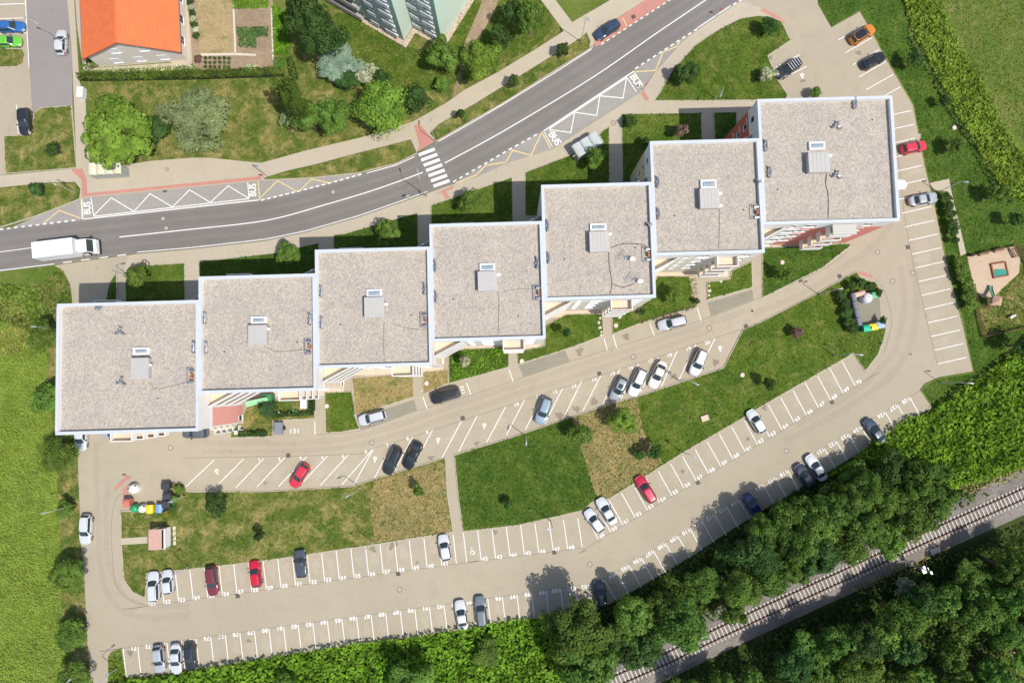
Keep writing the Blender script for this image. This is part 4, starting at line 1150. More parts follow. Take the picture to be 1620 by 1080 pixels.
# ================================================================== VEHICLES
RUB = plain('tyre_rubber', (0.025, 0.025, 0.027), 0.85)
RIM = plain('alloy_rim', (0.45, 0.46, 0.48), 0.35, 0.7)
LAMPW = plain('headlight_lens', (0.72, 0.74, 0.76), 0.15)
LAMPR = plain('tail_light_lens', (0.45, 0.02, 0.02), 0.25)
TRIM = plain('black_trim', (0.03, 0.03, 0.032), 0.5)
NR = 40
def sup(a, b, n, i, N=NR):
    t = 2 * math.pi * i / N
    c, s_ = math.cos(t), math.sin(t)
    return a * math.copysign(abs(c) ** (2 / n), c), b * math.copysign(abs(s_) ** (2 / n), s_)

def smoothstep(a, b, x):
    t = min(max((x - a) / (b - a), 0), 1); return t * t * (3 - 2 * t)

class CarType:
    pass
SPEC = {  # L, W, roof z, belt, cabin belt rear..front, cabin top rear..front (fractions of L from -0.5), nose z, tail z
    'hatch':  (4.15, 1.76, 1.48, 0.95, (-0.475, 0.225), (-0.36, 0.03), 0.74, 0.95),
    'sedan':  (4.60, 1.80, 1.44, 0.94, (-0.37, 0.215), (-0.20, 0.03), 0.74, 0.96),
    'estate': (4.65, 1.80, 1.48, 0.95, (-0.485, 0.225), (-0.41, 0.045), 0.74, 0.95),
    'suv':    (4.50, 1.86, 1.66, 1.05, (-0.48, 0.235), (-0.40, 0.055), 0.92, 1.05),
    'van':    (4.75, 1.90, 1.88, 1.10, (-0.49, 0.30), (-0.45, 0.12), 0.90, 1.10),
    'pickup': (4.30, 1.75, 1.60, 1.00, (-0.12, 0.24), (-0.08, 0.10), 0.88, 0.95),
}
ctypes = {}
def car_type(kind):
    if kind in ctypes: return ctypes[kind]
    L, Wd, ZRf, ZB, (cb0, cb1), (ct0, ct1), zn, zt = SPEC[kind]
    a, bb = L / 2, Wd / 2
    NP = 4.1 if kind not in ('van', 'pickup') else 5.2
    def top(x):
        t = x / L
        if t > cb1: return ZB + (zn - ZB) * smoothstep(cb1 - 0.02, 0.5, t)
        return ZB + (zt - ZB) * smoothstep(-0.2, -0.5, t) - 0.05 * smoothstep(-0.44, -0.5, t)
    rings = []
    for sc, zf in ((0.93, 0.22), (0.985, 0.36), (1.0, 0.55), (0.995, 0.72)):
        rings.append([(*[q * sc for q in sup(a, bb, NP, i)], zf) for i in range(NR)])
    for sc, dz in ((0.97, -0.10), (0.925, -0.03), (0.80, 0.0), (0.5, 0.012)):
        rg = []
        for i in range(NR):
            x, y = sup(a * (1 - (1 - sc) * 0.55), bb * sc, NP - 0.3, i)
            rg.append((x, y, top(x) + dz))
        rings.append(rg)
    def loft(rings, cap=True):
        vs = [v for r_ in rings for v in r_]
        fs = []
        for k in range(len(rings) - 1):
            fs += [(k * NR + i, k * NR + (i + 1) % NR, (k + 1) * NR + (i + 1) % NR, (k + 1) * NR + i) for i in range(NR)]
        if cap: fs.append(tuple((len(rings) - 1) * NR + i for i in range(NR)))
        return vs, fs
    vb, fb = loft(rings)
    # cabin shell
    xc0, xr0 = (cb0 + cb1) / 2 * L, (cb1 - cb0) / 2 * L
    xc1, xr1 = (ct0 + ct1) / 2 * L, (ct1 - ct0) / 2 * L
    def cab(t, inset=0.0):
        xc = xc0 + (xc1 - xc0) * t; xr = xr0 + (xr1 - xr0) * t
        w = bb * (0.94 - 0.24 * t)
        z = ZB - 0.04 + (ZRf - 0.05 - (ZB - 0.04)) * t
        return xc, xr - inset, w - inset, z
    cr = []
    for t in (0.0, 0.5, 1.0):
        xc, xr, w, z = cab(t)
        cr.append([(xc + p[0], p[1], z) for p in (sup(xr, w, 5, i) for i in range(NR))])
    for k, dz in ((0.95, 0.035), (0.82, 0.055), (0.5, 0.065)):
        cr.append([(xc1 + p[0], p[1], ZRf - 0.05 + dz) for p in (sup(xr1 * (1 - (1 - k) * 0.6), bb * 0.70 * k, 4.0, i) for i in range(NR))])
    vc, fc = loft(cr)
    n = len(vb)
    ty = CarType()
    ty.body = (vb + vc, fb + [tuple(i + n for i in f) for f in fc])
    def panel(idx, t0, t1, off=0.012, rows=3):
        vs, fs = [], []
        for r_ in range(rows + 1):
            t = t0 + (t1 - t0) * r_ / rows
            xc, xr, w, z = cab(t)
            for i in idx:
                p = sup(xr + off, w + off, 5, i)
                vs.append((xc + p[0], p[1], z + 0.004))
        m = len(idx)
        for r_ in range(rows):
            fs += [(r_ * m + k, r_ * m + k + 1, (r_ + 1) * m + k + 1, (r_ + 1) * m + k) for k in range(m - 1)]
        return vs, fs
    fr = list(range(-4, 5)); sl = list(range(6, 15)); rr = list(range(16, 25)); sr = list(range(26, 35))
    ty.panels = [('windshield', panel(fr, 0.06, 0.94)), ('side_window', panel(sl, 0.14, 0.88)), ('rear_window', panel(rr, 0.18, 0.90)), ('side_window', panel(sr, 0.14, 0.88))]
    ty.roof = [(v[0], v[1], v[2] + 0.008) for v in cr[3] + cr[4] + cr[5]], loft([[0] * NR] * 3)[1]
    def lamp(idx, z0, z1, sc=1.012):
        vs, fs = [], []
        for z in (z0, z1):
            k = sc if z < z1 else sc - 0.012
            vs += [(*[q * k for q in sup(a, bb, NP, i)], z) for i in idx]
        m = len(idx)
        return vs, [(k, k + 1, m + k + 1, m + k) for k in range(m - 1)]
    ty.lamps = [('headlight', lamp([3, 4, 5, 6], 0.55, zn - 0.06), LAMPW), ('headlight', lamp([34, 35, 36, 37], 0.55, zn - 0.06), LAMPW),
                ('tail_light', lamp([14, 15, 16, 17], 0.62, zt - 0.08), LAMPR), ('tail_light', lamp([23, 24, 25, 26], 0.62, zt - 0.08), LAMPR)]
    ty.L, ty.W, ty.mx, ty.mz = L, Wd, cb1 * L - 0.45, ZB
    ty.wx = (L * 0.30, -L * 0.30)
    def md(name, vf, mats, sm=True):
        me = bpy.data.meshes.new(name); me.from_pydata(vf[0], [], vf[1])
        for m in mats: me.materials.append(m)
        if sm: me.polygons.foreach_set('use_smooth', [True] * len(me.polygons))
        me.update(); return me
    ty.m_body = md('car_body', ty.body, [TRIM])
    ty.m_roof = md('car_roof', ty.roof, [TRIM])
    ty.m_panels = [(nm, md(nm, vf, [GLASS])) for nm, vf in ty.panels]
    ty.m_lamps = [(nm, md(nm, vf, [m])) for nm, vf, m in ty.lamps]
    ctypes[kind] = ty
    return ty

b = MB(); b.tube([(0, -0.11, 0), (0, -0.09, 0), (0, 0.09, 0), (0, 0.11, 0)], [0.27, 0.315, 0.315, 0.27], 16)
_w = b.build('wheel', RUB); WHEEL = _w.data; bpy.data.objects.remove(_w)
b = MB(); b.tube([(0, -0.118, 0), (0, 0.118, 0)], 0.20, 12)
_w = b.build('rim', RIM); RIMM = _w.data; bpy.data.objects.remove(_w)
b = MB(); b.box(-0.09, 0.09, 0, 0.2, -0.06, 0.07, ch=0.03)
_w = b.build('mirror', TRIM); MIRR = _w.data; bpy.data.objects.remove(_w)

paints = {}
def paint(col):
    if col not in paints:
        m, nt, b_, _ = nodes_of('car_paint')
        f = noise(nt, objc(nt), 2.0, 3)
        nt.links.new(mix(nt, f, c3(col, 0.93), c3(col, 1.05)), b_.inputs['Base Color'])
        b_.inputs['Roughness'].default_value = 0.28
        b_.inputs['Metallic'].default_value = 0.15
        b_.inputs['Coat Weight'].default_value = 0.7
        b_.inputs['Coat Roughness'].default_value = 0.06
        paints[col] = m
    return paints[col]

def car(px, py, ang, kind, col, label, roof=None, scale=1.0, group='cars parked on the estate'):
    ty = car_type(kind)
    p = W(px, py, 0.8)
    T = empty('car', (p.x, p.y, 0.02), R(ang), label, 'car', group)
    T.scale = (scale, scale, 1)
    def part(name, me, mat=None):
        o = link(bpy.data.objects.new(name, me), T)
        if mat is not None:
            o.material_slots[0].link = 'OBJECT'; o.material_slots[0].material = mat
        return o
    part('body', ty.m_body, paint(col))
    if roof != 'none': part('roof', ty.m_roof, paint(roof or col))
    for nm, me in ty.m_panels: part(nm, me)
    for nm, me in ty.m_lamps: part(nm, me)
    for wx in ty.wx:
        for sy in (-1, 1):
            w = part('wheel', WHEEL); w.location = (wx, sy * (ty.W / 2 - 0.11), 0.315)
            r_ = link(bpy.data.objects.new('rim', RIMM), w)
    for sy in (-1, 1):
        m = part('mirror', MIRR); m.location = (ty.mx, sy * (ty.W / 2 - 0.03), ty.mz + 0.04); m.rotation_euler = (0, 0, 0 if sy > 0 else math.pi)
    if kind == 'pickup':
        bx = MB(); bx.box(-ty.L * 0.47, -ty.L * 0.15, -0.68, 0.68, 0.9, 0.962); bx.build('load_cover', TRIM, T)
    if kind in ('estate', 'suv'):
        rb = MB()
        for sy in (-1, 1): rb.tube([(-ty.L * 0.36, sy * 0.58, SPEC[kind][2] + 0.06), (ty.L * 0.0, sy * 0.58, SPEC[kind][2] + 0.06)], 0.022, 5)
        rb.build('roof_rail', TRIM, T)['kind'] = 'stuff'
    return T

WHT, SIL, BLK, DGR = (0.64, 0.65, 0.665), (0.42, 0.44, 0.47), (0.018, 0.019, 0.022), (0.11, 0.12, 0.135)
G2 = 'cars parked on the estate'
car(1364.5, 54.5, 32, 'suv', (0.72, 0.23, 0.02), 'orange car with a black roof beside the meadow', roof=BLK)
car(1382, 96, 28, 'hatch', BLK, 'black car parked two bays below the orange car')
rk = car(1248.6, 108, 215, 'estate', (0.03, 0.033, 0.04), 'black estate car with roof bars next to a white flowering shrub')
bb_ = MB()
for k in range(5): bb_.box(-1.5 + k * 0.42, -1.42 + k * 0.42, -0.62, 0.62, 1.60, 1.64)
bb_.build('roof_bars', plain('pale_bar', (0.7, 0.7, 0.7), 0.5), rk)['kind'] = 'stuff'
car(1446, 233, 12, 'hatch', (0.66, 0.04, 0.075), 'red car just east of the coral block')
car(1461, 315, 10, 'sedan', SIL, 'silver saloon parked at the start of the playground path')
car(1064, 510.5, 194, 'estate', (0.52, 0.53, 0.56), 'silver estate car parked lengthways below the corner lawn')
car(705, 625, 196, 'van', (0.03, 0.03, 0.033), 'black people carrier parked lengthways beside the lush lawn')
car(589, 660.5, 195, 'suv', (0.58, 0.60, 0.63), 'silver off-road car on the grass pavers below the dry lawn')
car(1105, 573, 246, 'suv', WHT, 'white off-road car alone near the end of the slanted bays')
car(1041, 592, 245, 'sedan', (0.70, 0.66, 0.60), 'cream white saloon, easternmost of three cars side by side')
car(1009, 604.5, 245, 'estate', (0.72, 0.73, 0.75), 'white car between the grey car and the cream saloon')
car(979, 614.5, 243, 'hatch', (0.30, 0.32, 0.35), 'grey car with a sunroof, first of three side by side')
car(860, 649, 250, 'suv', (0.25, 0.34, 0.42), 'blue-grey car alone in the slanted bays')
car(653, 720, 243, 'sedan', BLK, 'black saloon, eastern one of a black pair')
car(621, 728, 246, 'estate', (0.025, 0.028, 0.03), 'black estate car, western one of a black pair')
car(474, 752, 238, 'hatch', (0.64, 0.04, 0.07), 'red car in the slanted bays above the patchy lawn')
car(1197, 667, 121, 'hatch', WHT, 'white car parked beside the long green lawn in the upper row')
car(1022, 774, 121, 'estate', (0.50, 0.015, 0.05), 'crimson estate car at the foot of the dry grass patch')
car(960, 808.5, 121, 'sedan', WHT, 'white saloon with a black rear window, second of the white pair')
car(941, 824, 126, 'hatch', (0.66, 0.68, 0.70), 'white car with a grey tint, first of the white pair')
car(1385, 682.5, 124, 'sedan', (0.045, 0.06, 0.10), 'dark navy car half under the scrub')
car(1292, 740, 122, 'sedan', WHT, 'white saloon next to a dark car under the trees')
car(1274, 753, 122, 'hatch', (0.04, 0.05, 0.07), 'dark blue-black car next to the white saloon under the trees')
car(1191, 799, 121, 'hatch', (0.02, 0.03, 0.12), 'dark blue car in deep tree shade')
car(950, 940, 98, 'hatch', (0.02, 0.045, 0.055), 'dark teal car at the bend of the lower row')
car(703.5, 866.5, 100, 'hatch', WHT, 'white car next to the footpath between the two lawns')
car(475.5, 891.5, 96, 'pickup', (0.07, 0.085, 0.105), 'dark slate pickup alone in the long row')
car(404, 908, 98, 'hatch', (0.60, 0.015, 0.04), 'bright red car in the long row')
car(335, 918, 278, 'estate', (0.19, 0.035, 0.045), 'dark maroon car in the long row')
car(265, 921, 96, 'hatch', (0.62, 0.65, 0.68), 'pale silver small car beside the white car at the corner', scale=0.92)
car(242.5, 928, 94, 'estate', WHT, 'white car in the corner bay of the long row')
car(730, 973, 99, 'sedan', WHT, 'white saloon against the scrub in the lower row')
car(761, 967, 96, 'estate', (0.17, 0.20, 0.21), 'grey-green estate car against the scrub in the lower row')
car(251, 1042, 278, 'hatch', SIL, 'silver hatchback, first of three in the bottom corner')
car(278, 1042, 273, 'sedan', (0.60, 0.62, 0.65), 'pale silver saloon, middle one of three in the bottom corner')
car(300.5, 1038.5, 276, 'hatch', (0.03, 0.035, 0.045), 'black car, last of three in the bottom corner')
car(135, 837, 269, 'estate', WHT, 'white car parked lengthways by the field beside a lamp')
car(127.5, 692, 272, 'hatch', WHT, 'white car half hidden below the corner of the western block')
car(16, 42, 2, 'estate', (0.04, 0.15, 0.42), 'blue car at the frame edge in the small lot', group='cars north of the road')
car(13, 65.5, 2, 'hatch', (0.16, 0.55, 0.05), 'bright green car beside the blue car', group='cars north of the road')
car(96, 67, 91, 'hatch', WHT, 'white car on the grey side street by the orange-roofed house', group='cars north of the road')
car(39, 192, 274, 'suv', (0.028, 0.03, 0.036), 'black car beside the patchy lawn in the small lot', group='cars north of the road')
car(961, 46.5, 213, 'estate', (0.04, 0.06, 0.11), 'dark blue car parked on the red strip along the road', group='cars north of the road')
car(180, 684, 181, 'hatch', SIL, 'silver car mostly hidden under the edge of the western block')
car(309, 684, 181, 'hatch', DGR, 'dark car mostly hidden under the eastern corner of the western block')

# a sunroof on the grey car
for o_ in [o for o in bpy.data.objects if o.get('label', '').startswith('grey car with a sunroof')]:
    MB().box(-0.75, -0.05, -0.36, 0.36, 1.49, 1.51).build('sunroof', GLASS, o_)
# box lorry
WPAINT = plain('lorry_white', (0.80, 0.80, 0.82), 0.4, var=0.03)
p = W(121, 397, 0.0)
T = empty('box_lorry', (p.x, p.y, 0.012), R(7.0), 'white box lorry driving on the main road', 'lorry')
b = MB(); b.box(-4.7, 1.55, -1.27, 1.27, 1.0, 3.55, ch=0.05); cg = b.build('cargo_box', WPAINT, T)
b = MB(); b.box(-4.74, -4.705, -1.2, -0.02, 1.05, 3.45); b.build('rear_door', plain('lorry_door', (0.70, 0.70, 0.71), 0.5), cg)
b = MB(); b.box(-4.74, -4.705, 0.02, 1.2, 1.05, 3.45); b.build('rear_door', plain('lorry_door', (0.70, 0.70, 0.71), 0.5), cg)
b = MB(); b.box(-4.4, 3.6, -0.45, 0.45, 0.6, 0.98); b.build('chassis', TRIM, T)
b = MB()
cabx = [(1.85, 2.75), (3.2, 2.72), (3.75, 1.75), (4.05, 1.45), (4.10, 0.55), (1.85, 0.55)]
n = len(cabx)
b.add([(x, -1.1 + (0.08 if z > 2 else 0), z) for x, z in cabx] + [(x, 1.1 - (0.08 if z > 2 else 0), z) for x, z in cabx],
      [tuple(range(n))] + [tuple(range(2 * n - 1, n - 1, -1))] + [(i, n + i, n + (i + 1) % n, (i + 1) % n) for i in range(n)])
cab_ = b.build('cab', WPAINT, T)
b = MB(); b.add([(3.24, -0.95, 2.67), (3.76, -0.98, 1.78), (3.76, 0.98, 1.78), (3.24, 0.95, 2.67)], [(0, 1, 2, 3)]); b.build('windshield', GLASS, cab_)
for sy in (-1, 1):
    b = MB(); b.add([(2.3, sy * 1.075, 2.45), (3.15, sy * 1.075, 2.45), (3.55, sy * 1.112, 1.75), (2.3, sy * 1.112, 1.75)], [(0, 1, 2, 3)]); b.build('side_window', GLASS, cab_)
    b = MB(); b.box(3.3, 3.5, sy * 1.25 - 0.12, sy * 1.25 + 0.12, 1.7, 2.35); b.tube([(3.4, sy * 1.08, 2.3), (3.4, sy * 1.25, 2.3)], 0.03); b.build('mirror', TRIM, cab_)
    b = MB(); b.box(4.06, 4.13, sy * 0.85 - 0.18, sy * 0.85 + 0.18, 0.75, 1.0); b.build('headlight', LAMPW, cab_)
b = MB(); b.box(4.0, 4.2, -1.12, 1.12, 0.4, 0.7); b.build('bumper', TRIM, cab_)
b = MB(); b.box(3.80, 3.86, -0.75, 0.75, 1.55, 1.62); b.build('wiper', TRIM, cab_)
b = MB()
b.add([(1.9, -0.95, 2.76), (2.9, -0.9, 2.76), (2.9, 0.9, 2.76), (1.9, 0.95, 2.76), (1.9, -0.85, 3.25), (1.9, 0.85, 3.25)], [(0, 1, 4), (1, 2, 5, 4), (2, 3, 5), (3, 0, 4, 5)]); b.build('wind_deflector', WPAINT, cab_)
for x in (3.0, -2.9, -3.9):
    for sy in (-1, 1):
        w = link(bpy.data.objects.new('wheel', WHEEL), T); w.location = (x, sy * 0.98, 0.47); w.scale = (1.5, 1.6, 1.5)
        link(bpy.data.objects.new('rim', RIMM), w)
# little box trailer
p = W(441.5, 677, 0.6)
T = empty('box_trailer', (p.x, p.y, 0.02), R(90), 'small grey box trailer on the bay beside the garden', 'trailer')
b = MB(); b.box(-0.95, 0.95, -0.62, 0.62, 0.45, 1.05, ch=0.04); b.build('body', plain('trailer_grey', (0.20, 0.22, 0.25), 0.6), T)
for sy in (-1, 1):
    w = link(bpy.data.objects.new('wheel', WHEEL), T); w.location = (0, sy * 0.74, 0.3)
b = MB(); b.tube([(0.95, 0, 0.5), (1.7, 0, 0.45)], 0.05); b.build('drawbar', ZINC, T)

# ================================================================== STREET FURNITURE
POLE = plain('lamp_pole_zinc', (0.55, 0.57, 0.57), 0.45, 0.4)
HEADM = plain('lamp_head', (0.40, 0.43, 0.46), 0.4, 0.3)
def lamp(px, py, hx, hy, h, label, name='street_lamp', arm=None, group='street lamps'):
    p = W(px, py); q = W(hx, hy, h)
    d = Vector((q.x - p.x, q.y - p.y, 0))
    L = d.length
    if L > 2.2: d = d * (2.2 / L); L = 2.2
    T = empty(name, (p.x, p.y, 0.0), math.atan2(d.y, d.x) if L > 0.05 else 0.0, label, 'lamp post', group)
    L = max(L, 0.5)
    b = MB(); b.tube([(0, 0, 0), (0, 0, 0.9), (0, 0, 0.95), (0, 0, h - 0.5)], [0.09, 0.09, 0.062, 0.05], 8); b.build('pole', POLE, T)
    b = MB(); b.tube([(0, 0, h - 0.52), (L * 0.25, 0, h - 0.15), (L * 0.6, 0, h), (L, 0, h + 0.03)], 0.035, 6); b.build('arm', POLE, T)
    b = MB(); b.add([(L - 0.15, -0.10, h + 0.02), (L + 0.5, -0.14, h + 0.05), (L + 0.5, 0.14, h + 0.05), (L - 0.15, 0.10, h + 0.02), (L - 0.05, -0.06, h + 0.12), (L + 0.4, -0.08, h + 0.15), (L + 0.4, 0.08, h + 0.15), (L - 0.05, 0.06, h + 0.12)],
                    [(3, 2, 1, 0), (4, 5, 6, 7), (0, 1, 5, 4), (1, 2, 6, 5), (2, 3, 7, 6), (3, 0, 4, 7)]); b.build('lamp_head', HEADM, T)
    return T
for a in ((1483, 304, 1524, 287, 6, 'lamp post at the start of the playground path'), (1295, 466, 1328, 457, 6, 'lamp post on the lawn edge opposite the coral block'), (1318, 562, 1360, 561, 6, 'lamp post on the lawn above the short slanted bays'),
          (1487, 605, 1535, 606, 6, 'lamp post by the small grass triangle near the scrub'), (1076, 713, 1097, 722, 6, 'lamp post between the dry grass and the slanted bays'), (589, 855, 572, 875, 6, 'lamp post in the middle of the long row'),
          (871, 823, 872, 836, 6, 'lamp post where the deep green lawn meets the long row'), (300, 895, 279, 906, 6, 'lamp post below the patchy lawn near the kiosk'), (119, 798, 70, 811, 6, 'lamp post leaning out over the field edge'),
          (294, 784, 267, 794, 6, 'lamp post beside the dark waste bins'), (186, 1056, 172, 1066, 6, 'lamp post in the grass corner by the bottom entrance'), (131, 1066, 112, 1073, 6, 'lamp post at the bottom end of the field edge'),
          (571, 771, 551, 784, 6, 'lamp post at the foot of the V of bay lines'), (832, 689, 833, 697, 6, 'lamp post on the upper edge of the deep green lawn'), (1073, 601, 1101, 607, 6, 'lamp post below the cream saloon'),
          (101, 522, 58, 517, 6, 'lamp post beside the western block over the field shrubs'),
          (676, 311, 661, 272, 9, 'tall lamp post at the zebra crossing'), (919, 67, 929, 28, 8, 'tall lamp post beside the dark blue car on the red strip'), (689, 224, 682, 192, 6, 'lamp post at the north end of the zebra crossing'),
          (423, 279, 406, 262, 6, 'lamp post where the bus bay ends on the north footway'), (118, 304, 84, 290, 7, 'lamp post leaning over the verge by the western bus bay'), (111, 76, 42, 29, 8, 'tall lamp post on the side street by the house'),
          (1131, 157, 1141, 149, 5, 'lamp post on the big lawn edge north of the coral block'), (203, 435, 187, 425, 5, 'lamp post at the driveway beside the western block')):
    lamp(*a)

# signs
SIGNR, SIGNB, SIGNW = plain('sign_red', (0.6, 0.04, 0.03), 0.5), plain('sign_blue', (0.05, 0.18, 0.5), 0.5), plain('sign_white', (0.75, 0.75, 0.75), 0.5)
def sign(px, py, label, plate, rz=0.0, h=2.4, shape='round'):
    p = W(px, py)
    T = empty('road_sign', (p.x, p.y, 0.0), rz, label, 'sign', 'road signs')
    b = MB(); b.cyl(0, 0, 0, h, 0.03, n=6); b.build('post', POLE, T)
    b = MB()
    if shape == 'round': b.tube([(0, -0.05, h - 0.2), (0, -0.03, h - 0.2)], 0.32, 16)
    else: b.box(-0.3, 0.3, -0.055, -0.03, h - 0.55, h + 0.05)
    b.build('plate', plate, T)
sign(673, 312, 'blue crossing sign on the south kerb', SIGNB, 2.0, shape='square')
sign(1211, 45, 'sign at the estate entrance beside a small tree', SIGNW, 0.8)
sign(1018, 143, 'bus stop sign at the end of the red strip', SIGNR, 0.5)
sign(421, 283, 'bus stop sign where the north bay tapers', SIGNR, 0.2)
sign(648, 316, 'small road sign beside the south kerb', SIGNW, 0.5)
sign(1134, 26, 'small road sign at the junction kerb', SIGNR, 0.5)
sign(206, 757, 'blue sign on the red paving by the bins', SIGNB, 0.4)
sign(1222, 130, 'sign in the bay corner near the white flowering shrub', SIGNB, 0.6, shape='square')

# bus shelters
GLS = glass_mat('shelter_glass', (0.30, 0.33, 0.33), 0.15)
SHR = plain('shelter_polycarbonate', (0.50, 0.53, 0.52), 0.3, var=0.12, scale=2)
SHY = plain('shelter_cream_roof', (0.66, 0.62, 0.46), 0.5, var=0.08)
def shelter(px, py, rz, label, roofm, n=3, L=4.6, D=2.0):
    p = W(px, py, 2.4)
    T = empty('bus_shelter', (p.x, p.y, 0.12), R(rz), label, 'bus shelter', 'bus shelters')
    w = L / n
    for k in range(n):
        x0 = -L / 2 + k * w
        vs, fs = [], []
        for j in range(7):
            a = math.pi * j / 6
            vs += [(x0 + w / 2 - math.cos(a) * (w / 2 - 0.02), -D / 2, 2.3 + 0.28 * math.sin(a)), (x0 + w / 2 - math.cos(a) * (w / 2 - 0.02), D / 2, 2.3 + 0.28 * math.sin(a))]
        m = len(vs)
        vs += [(v[0], v[1], v[2] - 0.03) for v in vs]
        for j in range(6):
            fs += [(2 * j, 2 * j + 2, 2 * j + 3, 2 * j + 1)[::-1], (m + 2 * j, m + 2 * j + 2, m + 2 * j + 3, m + 2 * j + 1), (2 * j, 2 * j + 2, m + 2 * j + 2, m + 2 * j), (2 * j + 1, 2 * j + 3, m + 2 * j + 3, m + 2 * j + 1)]
        mk('roof_vault', vs, fs, roofm, T)
    for k in range(n + 1):
        for y in (-D / 2 + 0.1, D / 2 - 0.1):
            b = MB(); b.box(-L / 2 + k * w - 0.04, -L / 2 + k * w + 0.04, y - 0.04, y + 0.04, 0, 2.3); b.build('post', POLE, T)
    for k in range(n):
        b = MB(); b.box(-L / 2 + k * w + 0.05, -L / 2 + (k + 1) * w - 0.05, -D / 2 + 0.08, -D / 2 + 0.1, 0.3, 2.1); b.build('glass_panel', GLS, T)
    b = MB(); b.box(-L / 2 + 0.5, L / 2 - 0.5, -D / 2 + 0.3, -D / 2 + 0.7, 0.4, 0.46); b.build('bench', plain('bench_wood', (0.35, 0.22, 0.12), 0.7), T)
    b = MB(); b.box(L / 2 - 0.03, L / 2 + 0.01, -D / 2 + 0.2, D / 2 - 0.5, 0.3, 2.1); b.build('end_panel', GLS, T)
shelter(929, 229, 32, 'glass-roofed bus shelter with three vaults beside the lawn', SHR, 3, 4.6, 2.2)
shelter(166, 267, 3, 'cream-roofed bus shelter under the bright green tree', SHY, 4, 5.2, 1.9)
sp = sheet('path', [(905, 247), (910, 255), (955, 226), (948, 213)], 0.175, PAVE2, z0=0.0)

# waste bins
def bin_mats(c, nm): return plain(nm, c, 0.45, var=0.06)
def container(px, py, rz, label, mat, lid=None, s=1.0, h=1.3, w=1.25, d=1.05):
    p = W(px, py, h * 0.7)
    T = empty('waste_container', (p.x, p.y, 0.02), R(rz), label, 'waste bin', 'waste bins')
    b = MB(); x, y = w / 2 * s, d / 2 * s
    b.add([(-x * .85, -y * .85, 0.12), (x * .85, -y * .85, 0.12), (x * .85, y * .85, 0.12), (-x * .85, y * .85, 0.12), (-x, -y, h * .8), (x, -y, h * .8), (x, y, h * .8), (-x, y, h * .8)],
          [(3, 2, 1, 0), (0, 1, 5, 4), (1, 2, 6, 5), (2, 3, 7, 6), (3, 0, 4, 7), (4, 5, 6, 7)]); b.build('body', mat, T)
    vs, fs = [], []
    for j in range(6):
        a = math.pi * j / 5
        vs += [(-x * 1.03, -math.cos(a) * y * 1.05, h * .8 + 0.01 + math.sin(a) * h * 0.22), (x * 1.03, -math.cos(a) * y * 1.05, h * .8 + 0.01 + math.sin(a) * h * 0.22)]
    for j in range(5): fs.append((2 * j, 2 * j + 1, 2 * j + 3, 2 * j + 2))
    fs += [tuple(range(0, 12, 2))[::-1], tuple(range(1, 12, 2)), (0, 10, 11, 1)]
    mk('lid', vs, fs, lid or mat, T)
    for dx in (-.7, .7):
        for dy in (-.7, .7):
            b = MB(); b.tube([(x * dx, y * dy - 0.04, 0.08), (x * dx, y * dy + 0.04, 0.08)], 0.08, 8); b.build('wheel', RUB, T)
    for sx in (-1, 1):
        b = MB(); b.tube([(sx * x * 1.03, -0.3 * s, h * .72), (sx * x * 1.12, 0, h * .72), (sx * x * 1.03, 0.3 * s, h * .72)], 0.03, 5); b.build('handle', TRIM, T)
    return T
def igloo(px, py, label, mat, r=0.62, h=1.45):
    p = W(px, py, h * 0.7)
    T = empty('bottle_bank', (p.x, p.y, 0.02), 0.4, label, 'waste bin', 'waste bins')
    prof = [(1.0, 0.0), (1.03, 0.3), (1.0, 0.65), (0.86, 0.85), (0.55, 0.97), (0.2, 1.0)]
    N = 18
    vs = [(r * k * math.cos(2 * math.pi * i / N), r * k * math.sin(2 * math.pi * i / N), h * z) for k, z in prof for i in range(N)]
    fs = [(j * N + i, j * N + (i + 1) % N, (j + 1) * N + (i + 1) % N, (j + 1) * N + i) for j in range(len(prof) - 1) for i in range(N)] + [tuple((len(prof) - 1) * N + i for i in range(N))]
    mk('shell', vs, fs, mat, T, smooth=True)
    for a in (0.5, 2.6):
        b = MB(); b.tube([(r * .72 * math.cos(a), r * .72 * math.sin(a), h * .86), (r * 0.98 * math.cos(a), r * .98 * math.sin(a), h * .80)], 0.13, 8); b.build('bottle_hole', TRIM, T)
    b = MB(); b.tube([(-0.12, 0, h), (-0.1, 0, h + 0.15), (0.1, 0, h + 0.15), (0.12, 0, h)], 0.025, 5); b.build('lifting_hook', ZINC, T)
GRN, YEL, BLU = bin_mats((0.02, 0.36, 0.13), 'bin_green'), bin_mats((0.80, 0.58, 0.03), 'bin_yellow'), bin_mats((0.18, 0.32, 0.62), 'bin_blue')
BKB, WHB, RDB = bin_mats((0.05, 0.055, 0.065), 'bin_black'), bin_mats((0.72, 0.72, 0.70), 'bin_white'), bin_mats((0.52, 0.17, 0.13), 'bin_red')
TEAL = bin_mats((0.01, 0.42, 0.24), 'bin_teal')
igloo(213, 804, 'green domed bottle bank in the row beside the kiosk lawn', GRN)
igloo(225, 804.5, 'white domed bottle bank between the green and yellow ones', WHB)
container(237.5, 804.5, 92, 'yellow waste container beside the white bottle bank', YEL)
container(252.5, 803.5, 88, 'blue waste container at the end of the coloured row', BLU)
container(263, 768, 2, 'dark waste container standing alone at the top of the dark stack', BKB, s=1.0)
container(265.5, 784, 4, 'dark waste container in the middle of the dark stack', BKB)
container(264, 797, 2, 'dark waste container next to the blue one', BKB)
container(202, 795, 5, 'red clothes bank beside the green bottle bank', RDB, h=1.7, w=1.0, d=1.2)
igloo(211, 773, 'grey-white domed bottle bank on the pad near the red paving', WHB, 0.75)
